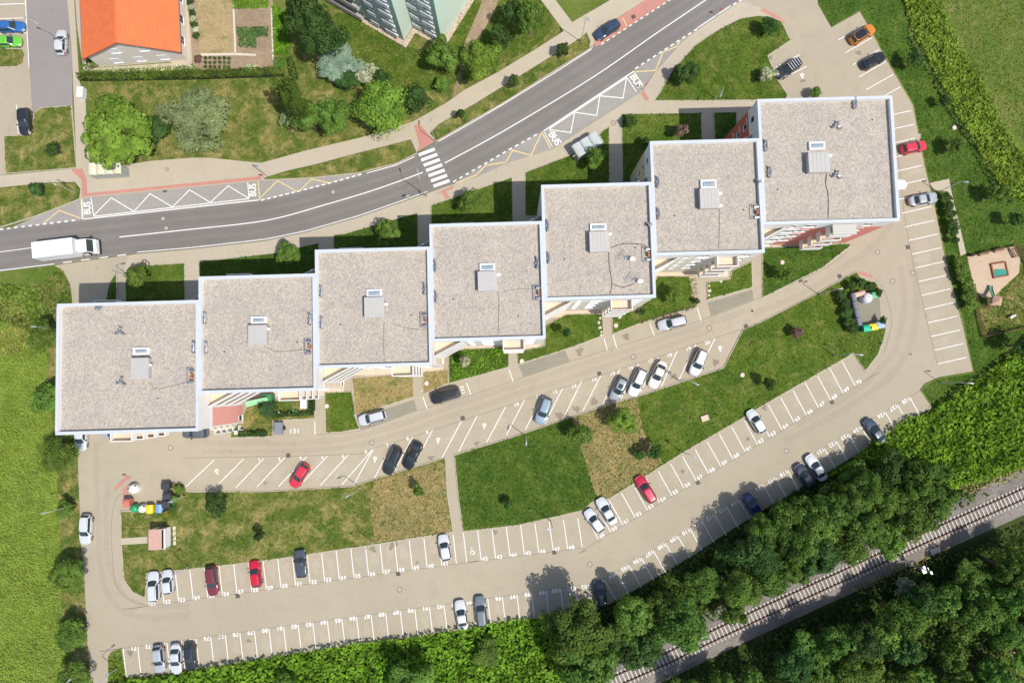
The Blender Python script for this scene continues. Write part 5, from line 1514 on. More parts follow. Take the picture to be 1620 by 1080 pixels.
igloo(1372, 471, 'large silver domed bottle bank by the eastern hedge', bin_mats((0.62, 0.63, 0.65), 'bin_silver'), 0.85, 1.7)
container(1384, 466, 20, 'light green waste container beside the silver dome', bin_mats((0.10, 0.42, 0.18), 'bin_lightgreen'))
container(1359, 465, 15, 'long pinkish clothes bank behind the silver dome', bin_mats((0.60, 0.40, 0.32), 'bin_pink'), w=1.6, d=0.8)
container(1371, 519, 8, 'teal green waste container in the lower eastern group', TEAL)
container(1381, 517, 8, 'yellow waste container in the lower eastern group', YEL)
container(1392, 514, 8, 'pale blue waste container in the lower eastern group', bin_mats((0.30, 0.42, 0.62), 'bin_paleblue'))
for k, (x, y) in enumerate(((1350, 470), (1352.5, 483), (1355.5, 496), (1358.5, 509))):
    container(x, y, 102, ('grey slatted waste container nearest the clothes bank', 'second grey waste container along the eastern hedge', 'third grey waste container along the eastern hedge', 'grey waste container nearest the teal one')[k], bin_mats((0.16, 0.17, 0.20), 'bin_grey'), w=1.15, d=0.8, h=1.2)
# small kiosk
p = W(248, 853, 2.4)
T = empty('kiosk', (p.x, p.y, 0.02), R(2), 'small flat-roofed pinkish utility kiosk on the patchy lawn', 'kiosk')
b = MB(); b.box(-1.15, 1.0, -1.45, 1.45, 0, 2.3); b.build('wall', PLAST, T)
b = MB(); b.box(-1.25, 0.72, -1.55, 1.55, 2.3, 2.44, ch=0.03); b.build('roof', plain('kiosk_roof', (0.52, 0.32, 0.26), 0.85), T)
b = MB(); b.box(0.735, 1.25, -1.5, 1.5, 2.2, 2.3); b.build('roof_edge', WFRAME, T)
b = MB(); b.box(-0.4, 0.5, 1.45, 1.49, 0.1, 2.0); kd = b.build('door', plain('kiosk_door', (0.2, 0.2, 0.2), 0.5), T)
for k in range(4):
    b = MB(); b.box(1.35, 1.8, -1.4 + k * 0.75, -0.8 + k * 0.75, 0.1, 0.16); b.build('paving_slab', CONC, T)
# inspection chambers in the grass
for px, py, lb in ((374.5, 684, 'round concrete cover in the garden corner by the pink side wall'), (517.5, 642, 'round concrete cover on the lawn beside the garden path'), (675, 606, 'round concrete cover on the small dry lawn'), (974, 515, 'round concrete cover beside the stony bed'),
                   (825.5, 571, 'round concrete cover at the tip of the lawn below the middle block'), (1236.5, 415.5, 'round concrete cover on the lawn below the coral block'), (1173.5, 593, 'round concrete cover on the long green lawn'), (1508, 203, 'round concrete cover in the grass by the ditch')):
    p = W(px, py); b = MB(); b.cyl(p.x, p.y, 0, 0.30, 0.36, n=18); b.cyl(p.x, p.y, 0.30, 0.36, 0.33, n=18)
    o = b.build('chamber_cover', CONC); tag(o, lb, 'manhole', 'concrete covers in the grass')
p = W(1114, 661); b = MB(); b.box(-0.6, 0.6, -0.45, 0.45, 0.0, 0.5, ch=0.03); o = b.build('utility_box', plain('utility_box', (0.58, 0.45, 0.33), 0.7)); o.location = (p.x, p.y, 0); o.rotation_euler = (0, 0, R(18))
tag(o, 'square concrete utility box on the long green lawn', 'utility box')
p = W(133, 150); b = MB(); b.box(-0.5, 0.5, -0.85, 0.85, 0.12, 1.2, ch=0.04); o = b.build('cabinet', plain('cabinet_white', (0.75, 0.75, 0.74), 0.5)); o.location = (p.x, p.y, 0); tag(o, 'white cabinet beside the footpath below the house hedge', 'cabinet')

# ---- playground
WOOD = plain('fence_wood', (0.30, 0.19, 0.10), 0.85, var=0.15, scale=3)
play = sheet('playground', [(1530, 406), (1606, 389), (1622, 420), (1640, 518), (1553, 533), (1545, 500), (1536, 450)], 0.012, LAWN_P)
lawns.append((play, [(1570, 450), (1622, 430), (1640, 518), (1553, 533), (1548, 505)], 0.012, LAWN_P))
sandp = sheet('sand_area', [(1530, 406), (1606, 389), (1614, 408), (1612, 432), (1590, 452), (1572, 470), (1556, 472), (1542, 458)], 0.02, SAND)
sandp['kind'] = 'structure'
def fence(pts, label, step=0.16):
    P_ = [Vector(q) for q in WL(pts)]
    T = empty('picket_fence', (P_[0].x, P_[0].y, 0.0), 0, label, 'fence', 'playground fences')
    pm = None
    for a, c in zip(P_[:-1], P_[1:]):
        d = c - a; n = int(d.length / step); an = math.atan2(d.y, d.x)
        for z in (0.3, 0.8):
            b = MB(); b.box(0, d.length, -0.025, 0.025, z - 0.05, z + 0.05); o = b.build('rail', WOOD, T); o.location = (a.x - P_[0].x, a.y - P_[0].y, 0); o.rotation_euler = (0, 0, an)
        for k in range(n + 1):
            q = a + d * (k / n) - P_[0]
            if pm is None:
                b = MB(); b.add([(-.05, -.05, 0.05), (.05, -.05, 0.05), (.05, -.026, 0.05), (-.05, -.026, 0.05), (-.05, -.05, .95), (.05, -.05, .95), (.05, -.026, .95), (-.05, -.026, .95), (0, -.05, 1.03), (0, -.026, 1.03)],
                                [(0, 1, 5, 8, 4), (3, 7, 9, 6, 2), (1, 2, 6, 5), (0, 4, 7, 3), (4, 8, 9, 7), (5, 6, 9, 8)])
                o = b.build('picket', WOOD, T); pm = o.data
            else: o = link(bpy.data.objects.new('picket', pm), T)
            o.location = (q.x, q.y, 0); o.rotation_euler = (0, 0, an)
fence([(1537, 450), (1545, 495), (1553, 533)], 'brown picket fence on the car park side of the playground', 0.2)
fence([(1553, 533), (1642, 513)], 'brown picket fence along the bottom of the playground', 0.2)
fence([(1606, 389), (1622, 420), (1632, 470)], 'brown picket fence on the meadow side of the playground', 0.2)
fence([(1530, 406), (1606, 389)], 'brown picket fence along the top of the playground', 0.2)
def bench(px, py, rz, label):
    p = W(px, py); T = empty('bench', (p.x, p.y, 0.02), R(rz), label, 'bench', 'playground benches')
    for k in range(3):
        b = MB(); b.box(-0.8, 0.8, -0.22 + k * 0.15, -0.10 + k * 0.15, 0.42, 0.46); b.build('seat_slat', WOOD, T)
    b = MB(); b.box(-0.8, 0.8, 0.26, 0.30, 0.6, 0.85); b.build('backrest', WOOD, T)
    for x in (-0.65, 0.65):
        b = MB(); b.box(x - 0.04, x + 0.04, -0.2, 0.25, 0, 0.42); b.box(x - 0.04, x + 0.04, 0.2, 0.258, 0.42, 0.8); b.build('leg', TRIM, T)
bench(1554, 402, 13, 'wooden bench near the playground gate'); bench(1578, 396.5, 13, 'wooden bench in the middle of the playground top edge'); bench(1600, 401, -65, 'wooden bench in the playground corner facing the sandpit')
p = W(1535, 404); b = MB(); b.cyl(0, 0, 0, 0.8, 0.22, 0.25, 10); b.cyl(0, 0, 0.8, 0.9, 0.27, 0.15, 10); o = b.build('litter_bin', TRIM); o.location = (p.x, p.y, 0.02); tag(o, 'dark litter bin beside the playground gate', 'litter bin')
p = W(1580, 427); T = empty('sandpit', (p.x, p.y, 0.02), R(10), 'wooden-framed sandpit half covered by a green sheet', 'sandpit')
for x0, x1_, y0, y1_ in ((-1.25, 1.25, -1.2, -1.0), (-1.25, 1.25, 1.0, 1.2), (-1.25, -1.05, -1.0, 1.0), (1.05, 1.25, -1.0, 1.0)):
    b = MB(); b.box(x0, x1_, y0, y1_, 0, 0.3, ch=0.02); b.build('frame_board', plain('board_red_brown', (0.30, 0.10, 0.06), 0.8), T)
b = MB(); b.box(-1.04, 1.04, -0.99, 0.99, 0, 0.12); b.build('sand', SAND, T)
b = MB(); b.add([(-1.0, -0.95, .16), (1.0, -0.95, .2), (1.0, -0.1, .24), (0.4, 0.0, .2), (-0.3, 0.15, .26), (-1.0, 0.1, .17)], [(0, 1, 2, 3, 4, 5)]); b.build('cover_sheet', plain('tarp_green', (0.02, 0.24, 0.17), 0.6), T)
p = W(1562, 478); T = empty('play_tower', (p.x, p.y, 0.01), R(-100), 'wooden climbing tower with a green slide', 'play tower')
for x in (-0.5, 0.5):
    for y in (-0.5, 0.5):
        b = MB(); b.box(x - 0.05, x + 0.05, y - 0.05, y + 0.05, 0, 2.2); b.build('post', WOOD, T)
b = MB(); b.box(-0.6, 0.6, -0.6, 0.6, 1.2, 1.28); b.build('deck', plain('deck_wood', (0.55, 0.38, 0.25), 0.8), T)
b = MB(); b.add([(-0.7, -0.7, 2.2), (0.7, -0.7, 2.2), (0.7, 0.7, 2.2), (-0.7, 0.7, 2.2), (0, 0, 2.75)], [(0, 1, 4), (1, 2, 4), (2, 3, 4), (3, 0, 4), (3, 2, 1, 0)]); b.build('roof', plain('tower_roof_wood', (0.50, 0.32, 0.22), 0.8), T)
b = MB(); vs = []
for x, z in ((-0.6, 1.28), (-1.2, 0.9), (-1.9, 0.42), (-2.3, 0.25), (-2.7, 0.22)): vs += [(x, -0.28, z + 0.16), (x, -0.25, z), (x, 0.25, z), (x, 0.28, z + 0.16)]
b.add(vs, [(4 * k + j, 4 * k + j + 1, 4 * k + j + 5, 4 * k + j + 4) for k in range(4) for j in range(3)]); b.build('slide', plain('slide_green', (0.10, 0.30, 0.18), 0.35), T)
b = MB(); b.tube([(0.6, -.4, 1.25), (1.3, -.4, 0)], .05); b.tube([(0.6, .4, 1.25), (1.3, .4, 0)], .05)
for k in range(4): b.tube([(0.7 + k * .15, -.4, 1.05 - k * .27), (0.7 + k * .15, .4, 1.05 - k * .27)], .03)
b.build('ladder', WOOD, T)
p = W(1598, 501); T = empty('spring_rider', (p.x, p.y, 0.01), 0.5, 'small spring rider on the worn playground grass', 'play rider')
b = MB(); b.cyl(0, 0, 0, 0.4, 0.14, 0.12, 10); b.build('spring', ZINC, T)
b = MB(); b.prism([(-.5, -.1), (-.3, -.16), (.3, -.16), (.55, -.05), (.55, .05), (.3, .16), (-.3, .16), (-.5, .1)], 0.4, 0.7); b.build('body', DISHM, T)
b = MB(); b.tube([(.15, -.3, .85), (.15, .3, .85)], .03); b.build('handle', SIGNR, T)

# ---- things in the garden of block two
p = W(479, 637, 1.0); o = MB().box(-0.5, 0.5, -0.9, 0.9, 0.0, 0.7, ch=0.04).build('garden_table', WFRAME); o.location = (p.x, p.y, 0.13); tag(o, 'white garden table by the hedge below block two', 'table')
p = W(425, 632, 1.0); o = MB().box(-0.7, 0.7, -0.9, 0.9, 0.0, 1.9, ch=0.1).build('garden_shed', plain('shed_green', (0.05, 0.20, 0.09), 0.7)); o.location = (p.x, p.y, 0.13); tag(o, 'dark green garden shed beside the small conifer', 'shed')
p = W(463, 626, 1.0); T = empty('garden_swing', (p.x, p.y, 0.13), R(2), 'teal covered garden swing below block two', 'garden swing')
b = MB(); b.add([(-1.1, -.6, 1.7), (1.1, -.6, 1.7), (1.1, .6, 1.9), (-1.1, .6, 1.9), (-1.1, -.6, 1.66), (1.1, -.6, 1.66), (1.1, .6, 1.86), (-1.1, .6, 1.86)], [(0, 1, 2, 3), (7, 6, 5, 4), (0, 4, 5, 1), (1, 5, 6, 2), (2, 6, 7, 3), (3, 7, 4, 0)]); b.build('canopy', plain('swing_teal', (0.0, 0.30, 0.26), 0.6), T)
for x in (-1.0, 1.0):
    b = MB(); b.tube([(x, -.7, 0), (x, 0, 1.75), (x, .7, 0)], .03); b.build('leg', WFRAME, T)
b = MB(); b.box(-.9, .9, -.3, .3, .45, .55); b.build('seat', WFRAME, T)
for px, py, r_, m, lb in ((443, 653, .28, DISHM, 'white ball lamp by the garden hedge'), (470, 651, .35, GRN, 'green play ball by the garden hedge'), (465, 650, .2, DISHM, 'small white play ball beside the green ball')):
    p = W(px, py); bm = bmesh.new(); bmesh.ops.create_uvsphere(bm, u_segments=14, v_segments=9, radius=r_); me = bpy.data.meshes.new('ball'); bm.to_mesh(me); bm.free(); me.materials.append(m)
    me.polygons.foreach_set('use_smooth', [True] * len(me.polygons)); o = link(bpy.data.objects.new('ball', me)); o.location = (p.x, p.y, .13 + r_); tag(o, lb, 'ball')

# ================================================================== RAILWAY
cl = smooth_line([(915, 1103), (940, 1091), (978, 1073), (1050, 1041), (1106, 1014), (1200, 969.5), (1339, 906), (1450, 854.5), (1561, 805), (1680, 752)], 8)
C_ = [Vector(q) for q in WL(cl)]
b = MB()
def off(pts, d):
    out = []
    for i in range(len(pts)):
        t = (pts[min(i + 1, len(pts) - 1)] - pts[max(i - 1, 0)]).normalized(); out.append(pts[i] + Vector((-t.y, t.x)) * d)
    return out
lat = [(-3.1, 0.0), (-1.75, 0.32), (1.75, 0.32), (3.4, 0.0)]
rows = [off(C_, d) for d, _ in lat]
vs = [(p.x, p.y, lat[k][1] + 0.006) for k in range(4) for p in rows[k]]
n = len(C_)
fs = [(k * n + i, k * n + i + 1, (k + 1) * n + i + 1, (k + 1) * n + i)[::-1] for k in range(3) for i in range(n - 1)]
bed = mk('rail_bed', vs, [f[::-1] for f in fs], BALLAST); tag(bed, kind='structure')
TRK = empty('railway_track', (C_[0].x, C_[0].y, 0), 0, 'single railway track on pale concrete sleepers', 'railway track')
SLP = plain('concrete_sleeper', (0.55, 0.50, 0.44), 0.9, var=0.12, scale=2)
RUST = plain('rail_steel', (0.16, 0.075, 0.05), 0.6, 0.3)
o0 = C_[0]
for d in (-0.75, 0.75):
    pr = off(C_, d); b = MB(); b.ribbon([(q.x - o0.x, q.y - o0.y) for q in pr], 0.075, 0.47, 0.64); b.build('rail', RUST, TRK)
    for f_ in (0.0,):
        b = MB(); b.ribbon([(q.x - o0.x, q.y - o0.y) for q in pr], 0.15, 0.455, 0.475); b.build('rail_foot', RUST, TRK)
seg = [(C_[i + 1] - C_[i]).length for i in range(n - 1)]
dist, idx, acc, smesh = 0.0, 0, 0.0, None
while True:
    while idx < n - 1 and dist - acc > seg[idx]:
        acc += seg[idx]; idx += 1
    if idx >= n - 1: break
    q = C_[idx] + (C_[idx + 1] - C_[idx]) * ((dist - acc) / seg[idx]); t = C_[idx + 1] - C_[idx]
    if smesh is None:
        o = MB().box(-0.115, 0.115, -1.3, 1.3, 0.25, 0.45, ch=0.03).build('sleeper', SLP, TRK); smesh = o.data
    else: o = link(bpy.data.objects.new('sleeper', smesh), TRK)
    o.location = (q.x - o0.x, q.y - o0.y, random.uniform(-0.01, 0.008)); o.rotation_euler = (0, 0, math.atan2(t.y, t.x) + random.uniform(-.015, .015))
    dist += 0.64
p = W(1440, 891); T = empty('railway_signal', (p.x, p.y, 0), R(25), 'white railway signal post beside the track', 'railway signal')
b = MB(); b.cyl(0, 0, 0, 5.2, 0.08, 0.07, 8); b.build('post', DISHM, T)
b = MB(); b.box(-0.05, 0.2, -0.22, 0.22, 4.1, 5.3, ch=0.02); b.build('signal_head', ZINC, T)
b = MB(); b.box(-0.3, 0.3, -0.5, 0.5, 3.5, 3.58); b.tube([(0.3, -.5, 3.58), (0.3, -.5, 4.4), (0.3, .5, 4.4), (0.3, .5, 3.58)], .025); b.build('platform', ZINC, T)
b = MB(); b.tube([(-.15, -.2, 0), (-.15, -.2, 3.6)], .02); b.tube([(-.15, .2, 0), (-.15, .2, 3.6)], .02); b.build('ladder', ZINC, T)
b = MB(); b.box(-.35, .35, -.35, .35, 0, .25); b.build('footing', CONC, T)
p = W(1478, 870); o = MB().box(-.8, .8, -.4, .4, 0, .35, ch=.03).build('concrete_block', CONC); o.location = (p.x, p.y, 0); o.rotation_euler = (0, 0, R(20)); tag(o, 'pale concrete slab lying beside the track', 'slab')

# ================================================================== VEGETATION
def unit(v):
    return v / np.maximum(np.linalg.norm(v, axis=1, keepdims=True), 1e-6)

def leaves_mesh(name, C, N, size, aspect=0.7, jitter=0.6, r=rng):
    """leaf-sized faces at C, facing roughly N"""
    n = len(C)
    nn = unit(N + r.normal(0, jitter, (n, 3)))
    a = unit(np.cross(nn, r.normal(0, 1, (n, 3))))
    b = np.cross(nn, a)
    s = (size * r.uniform(0.6, 1.35, n))[:, None] if np.isscalar(size) else (size * r.uniform(0.6, 1.35, n))[:, None]
    a, b = a * s, b * s * aspect
    v = np.empty((n, 4, 3), np.float32)
    v[:, 0] = C - a; v[:, 1] = C - b * 0.9 + nn * s * 0.15; v[:, 2] = C + a; v[:, 3] = C + b * 0.9 + nn * s * 0.15
    q = np.arange(4 * n, dtype=np.int32).reshape(n, 4)
    return mesh_np(name, v.reshape(-1, 3), q)

def crown_mesh(name, n_puff, n_leaf, size, seed, flat=0.8, spread=0.76, pr=(0.15, 0.30)):
    """unit crown: overlapping leaf puffs over an uneven ellipsoid, thinner towards the middle"""
    r = np.random.default_rng(seed)
    th = r.uniform(0, 2 * np.pi, n_puff)
    ph = np.arccos(r.uniform(-0.25, 1, n_puff))
    lob = 1 + 0.16 * np.sin(3 * th + r.uniform(0, 6)) + 0.12 * np.sin(5 * th + r.uniform(0, 6)) + 0.06 * np.sin(2 * th + r.uniform(0, 6))
    rad = spread * lob * r.uniform(0.55, 1.06, n_puff)
    pc = np.stack([rad * np.sin(ph) * np.cos(th), rad * np.sin(ph) * np.sin(th), flat * rad * np.cos(ph)], 1)
    prd = r.uniform(pr[0], pr[1], n_puff)
    w = prd ** 2; w /= w.sum()
    k = r.choice(n_puff, n_leaf, p=w)
    d = unit(r.normal(0, 1, (n_leaf, 3)))
    d[:, 2] = np.where(d[:, 2] < -0.2, -d[:, 2], d[:, 2])
    shell = prd[k] * np.where(r.uniform(0, 1, n_leaf) < 0.14, r.uniform(0.2, 0.8, n_leaf), r.uniform(0.86, 1.06, n_leaf))
    C = pc[k] + d * shell[:, None]
    me = leaves_mesh(name, C, d * 1.0 + unit(C) * 0.2 + np.array([0, 0, 0.12]), size, 0.72, 0.30, r)
    return me

def conifer_mesh(name, n_leaf, size, seed):
    r = np.random.default_rng(seed)
    t = r.uniform(0, 1, n_leaf) ** 0.6                 # 0 top .. 1 base
    arms = 11
    az = (r.integers(0, arms, n_leaf) / arms * 2 * np.pi + np.floor(t * 7) * 0.9) + r.normal(0, 0.11, n_leaf)
    rad = t * r.uniform(0.15, 1.0, n_leaf) ** 0.6
    C = np.stack([rad * np.cos(az), rad * np.sin(az), 1.1 - t * 1.9 - rad * 0.25 + r.normal(0, 0.03, n_leaf)], 1)
    return leaves_mesh(name, C, np.stack([np.cos(az) * 0.4, np.sin(az) * 0.4, np.full(n_leaf, 0.9)], 1), size, 0.35, 0.4, r)

LEAF = {
    'mid': leaf_mat('leaf_mid', (0.085, 0.160, 0.024), (0.155, 0.240, 0.045)),
    'bright': leaf_mat('leaf_bright', (0.12, 0.20, 0.022), (0.20, 0.28, 0.045)),
    'dark': leaf_mat('leaf_dark', (0.034, 0.080, 0.018), (0.075, 0.135, 0.034)),
    'wood': leaf_mat('leaf_wood', (0.056, 0.118, 0.019), (0.125, 0.205, 0.038), hue=0.016),
    'grey': leaf_mat('leaf_greygreen', (0.17, 0.24, 0.09), (0.28, 0.34, 0.16)),
    'blue': leaf_mat('leaf_bluegreen', (0.20, 0.30, 0.21), (0.30, 0.40, 0.30), trans=0.15),
    'white': leaf_mat('leaf_white_bloom', (0.12, 0.18, 0.06), (0.66, 0.64, 0.46), trans=0.2),
    'purple': leaf_mat('leaf_purple', (0.13, 0.075, 0.065), (0.22, 0.145, 0.11), trans=0.2),
    'yellow': leaf_mat('leaf_yellowgreen', (0.24, 0.26, 0.03), (0.32, 0.34, 0.05)),
    'conifer': leaf_mat('needle_green', (0.038, 0.085, 0.03), (0.068, 0.13, 0.045), trans=0.1),
}
BARK = plain('bark', (0.16, 0.12, 0.085), 0.95, var=0.25, scale=3)
CROWN = {'big': [crown_mesh('crown', 62 + 14 * (s_ % 3), 6800, (0.050, 0.058, 0.044)[s_ % 3], s_, spread=(0.76, 0.80, 0.72)[s_ % 3]) for s_ in range(6)],
         'mid': [crown_mesh('crown', 36, 2600, 0.080, 20 + s_, pr=(0.20, 0.36)) for s_ in range(4)],
         'small': [crown_mesh('crown', 16, 620, 0.16, 40 + s_, pr=(0.26, 0.46)) for s_ in range(4)],
         'fine': [crown_mesh('crown', 110, 10000, 0.036, 60 + s_, pr=(0.13, 0.24)) for s_ in range(2)],
         'conifer': [conifer_mesh('crown', 2600, 0.085, 80 + s_) for s_ in range(2)]}
def trunk_mesh(seed):
    r = random.Random(seed); b = MB()
    b.tube([(0, 0, 0), (0.01, 0.0, 0.12), (0.03 * r.uniform(-1, 1), 0.03 * r.uniform(-1, 1), 0.55), (0.02, 0.01, 0.85)], [0.036, 0.026, 0.02, 0.008], 8)
    for k in range(6):
        a = k * 1.05 + r.uniform(-.3, .3); z = 0.38 + 0.06 * k; l = 0.30 - 0.02 * k
        b.tube([(0, 0, z), (l * .5 * math.cos(a), l * .5 * math.sin(a), z + .10), (l * math.cos(a), l * math.sin(a), z + .17)], [0.013, 0.009, 0.004], 5)
    o = b.build('trunk', BARK); me = o.data; bpy.data.objects.remove(o); return me
TRUNK = [trunk_mesh(s_) for s_ in range(3)]
tcount = 0
def tree(px, py, rpx, h, leaf, label, size=None, name='broadleaf_tree', cat='tree', group=None, flat=None, sx=1.0, rot=None, base_z=0.0):
    """px,py = middle of the crown as surveyed; rpx = crown radius"""
    global tcount
    tcount += 1
    zc = h * 0.62
    p = W(px, py, zc)
    r = rpx / (10.0 * CAM_H / (CAM_H - zc))
    if size is None: size = 'big' if r > 2.6 else 'mid' if r > 1.4 else 'small'
    T = empty(name, (p.x, p.y, base_z), random.uniform(0, 6.28) if rot is None else rot, label, cat, group)
    t = link(bpy.data.objects.new('trunk', TRUNK[tcount % 3]), T)
    k = min(h, r * 4.2)
    t.scale = (k, k, h * 0.95)
    cm = CROWN[size]
    c = link(bpy.data.objects.new('crown', cm[tcount % len(cm)]), T)
    hc = (h - 0.25 * h) * 0.5
    c.location = (0, 0, zc)
    s_ = 1.02
    c.scale = (r * s_ * sx, r * s_, max(hc, r * 0.55) if flat is None else flat)
    if not cm[tcount % len(cm)].materials: cm[tcount % len(cm)].materials.append(LEAF[leaf])
    c.material_slots[0].link = 'OBJECT'; c.material_slots[0].material = LEAF[leaf]
    return T
GT = 'trees north of the road'
tree(187, 209, 59, 10, 'bright', 'large bright green tree over the cream bus shelter', group=GT)
tree(314, 192, 59, 8, 'grey', 'large grey-green round tree on the lawn below the hedge', size='fine', group=GT)
tree(246, 203, 24, 5, 'dark', 'dark bush squeezed between the two big lawn trees', name='bush', cat='bush')
tree(488, 26, 36, 13, 'dark', 'huge dark tree overhanging the vegetable garden', group=GT)
tree(510, 58, 42, 12, 'dark', 'dark tree beside the tower block lawn above the blue conifer', group=GT)
tree(535, 97, 38, 4.5, 'blue', 'pale blue-green spreading juniper', size='fine', name='bush', cat='bush', flat=1.2)
tree(550, 127, 18, 4, 'dark', 'dark shrub between the blue juniper and the white bloom', name='bush', cat='bush')
tree(580, 117, 20, 3.5, 'white', 'shrub covered in white blossom beside the tower lawn', name='bush', cat='bush')
tree(605, 128, 16, 4, 'dark', 'small dark shrub beside the white blossom', name='bush', cat='bush')
tree(462, 152, 19, 17, 'mid', 'tallest narrow tree beside the long hedge, seen leaning', group=GT, flat=6.3, size='big')
tree(474, 172, 18, 15, 'mid', 'second tall narrow tree just downhill of the tallest one', group=GT, flat=5.6, size='big')
tree(484, 185, 27, 9, 'mid', 'tree in front of the tall narrow one by the footway', group=GT)
tree(528, 184, 30, 9, 'mid', 'tree between the leaning tree and the largest roadside tree', group=GT)
tree(605, 172, 50, 9, 'bright', 'largest roadside tree, yellow-green, above the footway', group=GT)
tree(657, 157, 24, 6, 'dark', 'compact dark tree next to the yellow-green roadside tree', group=GT)
tree(697, 134, 12, 2.5, 'mid', 'small bush on the lawn between two round trees', name='bush', cat='bush')
tree(700, 86, 27, 6.5, 'mid', 'round tree at the corner of the tower block', group=GT)
tree(760, 97, 34, 8, 'bright', 'bright tree beside the worn earth path', group=GT)
tree(792, 63, 22, 6, 'dark', 'dark tree uphill of the bright tree by the earth path', group=GT)
tree(838, 27, 25, 8, 'mid', 'tree beside the footpath fork at the top edge', group=GT)
tree(808, 20, 18, 6, 'dark', 'dark tree at the top edge near the footpath fork', group=GT)
tree(455, 190, 14, 3, 'grey', 'low grey bush beside the tall narrow tree', name='bush', cat='bush')
for px, py, r_, lb in ((729, 180, 8, 'small verge tree nearest the zebra crossing'), (812, 129, 10, 'second small verge tree uphill from the zebra crossing'), (891, 77, 11, 'small verge tree nearest the tall lamp post'),
                       (84, 236, 11, 'sapling on the lawn beside the small lot'), (57, 299, 12, 'sapling on the verge by the western bus bay')):
    tree(px, py, r_, 3.5, 'dark', lb, group=GT)
GE = 'trees on the estate lawns'
for px, py, r_, h, lf, lb in (
    (1218, 42, 15, 4, 'dark', 'small dark tree at the estate entrance'), (1086, 117, 19, 4.5, 'dark', 'small tree on the footway side of the big corner lawn'), (1214, 119, 14, 3, 'white', 'white flowering shrub beside the black estate car'),
    (1290, 148, 11, 2.5, 'mid', 'green bush against the north wall of the coral block'), (1077, 206, 11, 4, 'purple', 'purple-brown tree beside the shaded path'), (996, 190, 11, 2.5, 'dark', 'low bush at the corner of the lawn by the footway'),
    (944, 251, 19, 5, 'mid', 'tree behind the glass bus shelter'), (1022, 226, 9, 3, 'dark', 'bush at the north-west corner of the tan block'), (744, 318, 20, 5, 'mid', 'tree on the lawn south of the zebra crossing'),
    (613, 371, 21, 5, 'mid', 'tree on the shaded lawn north of the third block'), (457, 401, 20, 5, 'mid', 'tree on the shaded lawn north of the second block'), (218, 438, 20, 5, 'mid', 'tree beside the western driveway'),
    (342, 798, 19, 4, 'dark', 'round bush on the patchy lawn near the waste bins'), (411, 848, 8, 3.5, 'dark', 'lone sapling on the patchy lawn'), (662, 775, 10, 3.5, 'mid', 'lone sapling on the dry lawn below the black cars'),
    (804, 798, 9, 3, 'dark', 'lone sapling on the deep green lawn'), (919, 687, 19, 5, 'mid', 'tree on the edge of the dry grass patch'), (986, 666, 21, 5, 'bright', 'bushy bright tree in the dry grass patch'),
    (1035, 714, 13, 4, 'dark', 'small dark tree at the foot of the dry grass patch'), (1012, 719, 9, 2.5, 'dark', 'dark bush beside the small tree in the dry grass'), (1217, 606, 10, 4, 'dark', 'lone dark sapling on the long green lawn'),
    (1260, 524, 10, 2.5, 'purple', 'purple bush on the long green lawn'), (1244, 434, 13, 4.5, 'mid', 'tree on the lawn below the coral block'), (896, 527, 8, 5, 'dark', 'slim sapling on the lawn below the middle block'),
    (1064, 468, 14, 4, 'mid', 'tree on the lawn between the cream and tan blocks'), (737, 571, 10, 4.5, 'white', 'pale flowering sapling on the lush lawn'), (1016, 493, 6, 1.5, 'dark', 'tiny dark bush by the cream block corner'), (1101, 476, 6, 1.5, 'dark', 'clipped dark bush at the end of the flower bed'),
    (1514, 231, 15, 4, 'mid', 'small tree on the mown grass near the ditch'), (1580, 307, 16, 4.5, 'mid', 'small tree on the mown grass above the playground'), (1447, 95, 14, 4, 'dark', 'dark bush between the cars and the ditch'),
    (1607, 348, 13, 4, 'dark', 'dark tree at the frame edge above the playground'), (1622, 545, 20, 6, 'dark', 'dark tree at the frame edge below the playground'), (1495, 160, 9, 3, 'dark', 'dark bush at the edge of the ditch')):
    tree(px, py, r_, h, lf, lb, group=GE, name='bush' if h < 3.1 else 'broadleaf_tree', cat='bush' if h < 3.1 else 'tree')
tree(418, 646, 17, 5, 'conifer', 'small conifer in the garden of block two', size='conifer', name='conifer')
for px, py, lb in ((70, 531, 'dark round tree beside the upper wall of the western block'), (75, 630, 'dark round tree beside the lower wall of the western block'), (92, 720, 'large round tree beside the parked white car below the western block'),
                   (103, 806, 'small tree beside the lamp post over the field'), (108, 909, 'round tree by the field at the bend of the car park'), (112, 1003, 'round tree by the field near the bottom entrance'), (120, 1070, 'tree at the bottom edge beside the field')):
    tree(px, py, {806: 15, 630: 25, 720: 31}.get(py, 27), 5 if py != 806 else 3, 'mid', lb, group='trees along the field')
ORD_ = 'first second third fourth fifth sixth'.split()
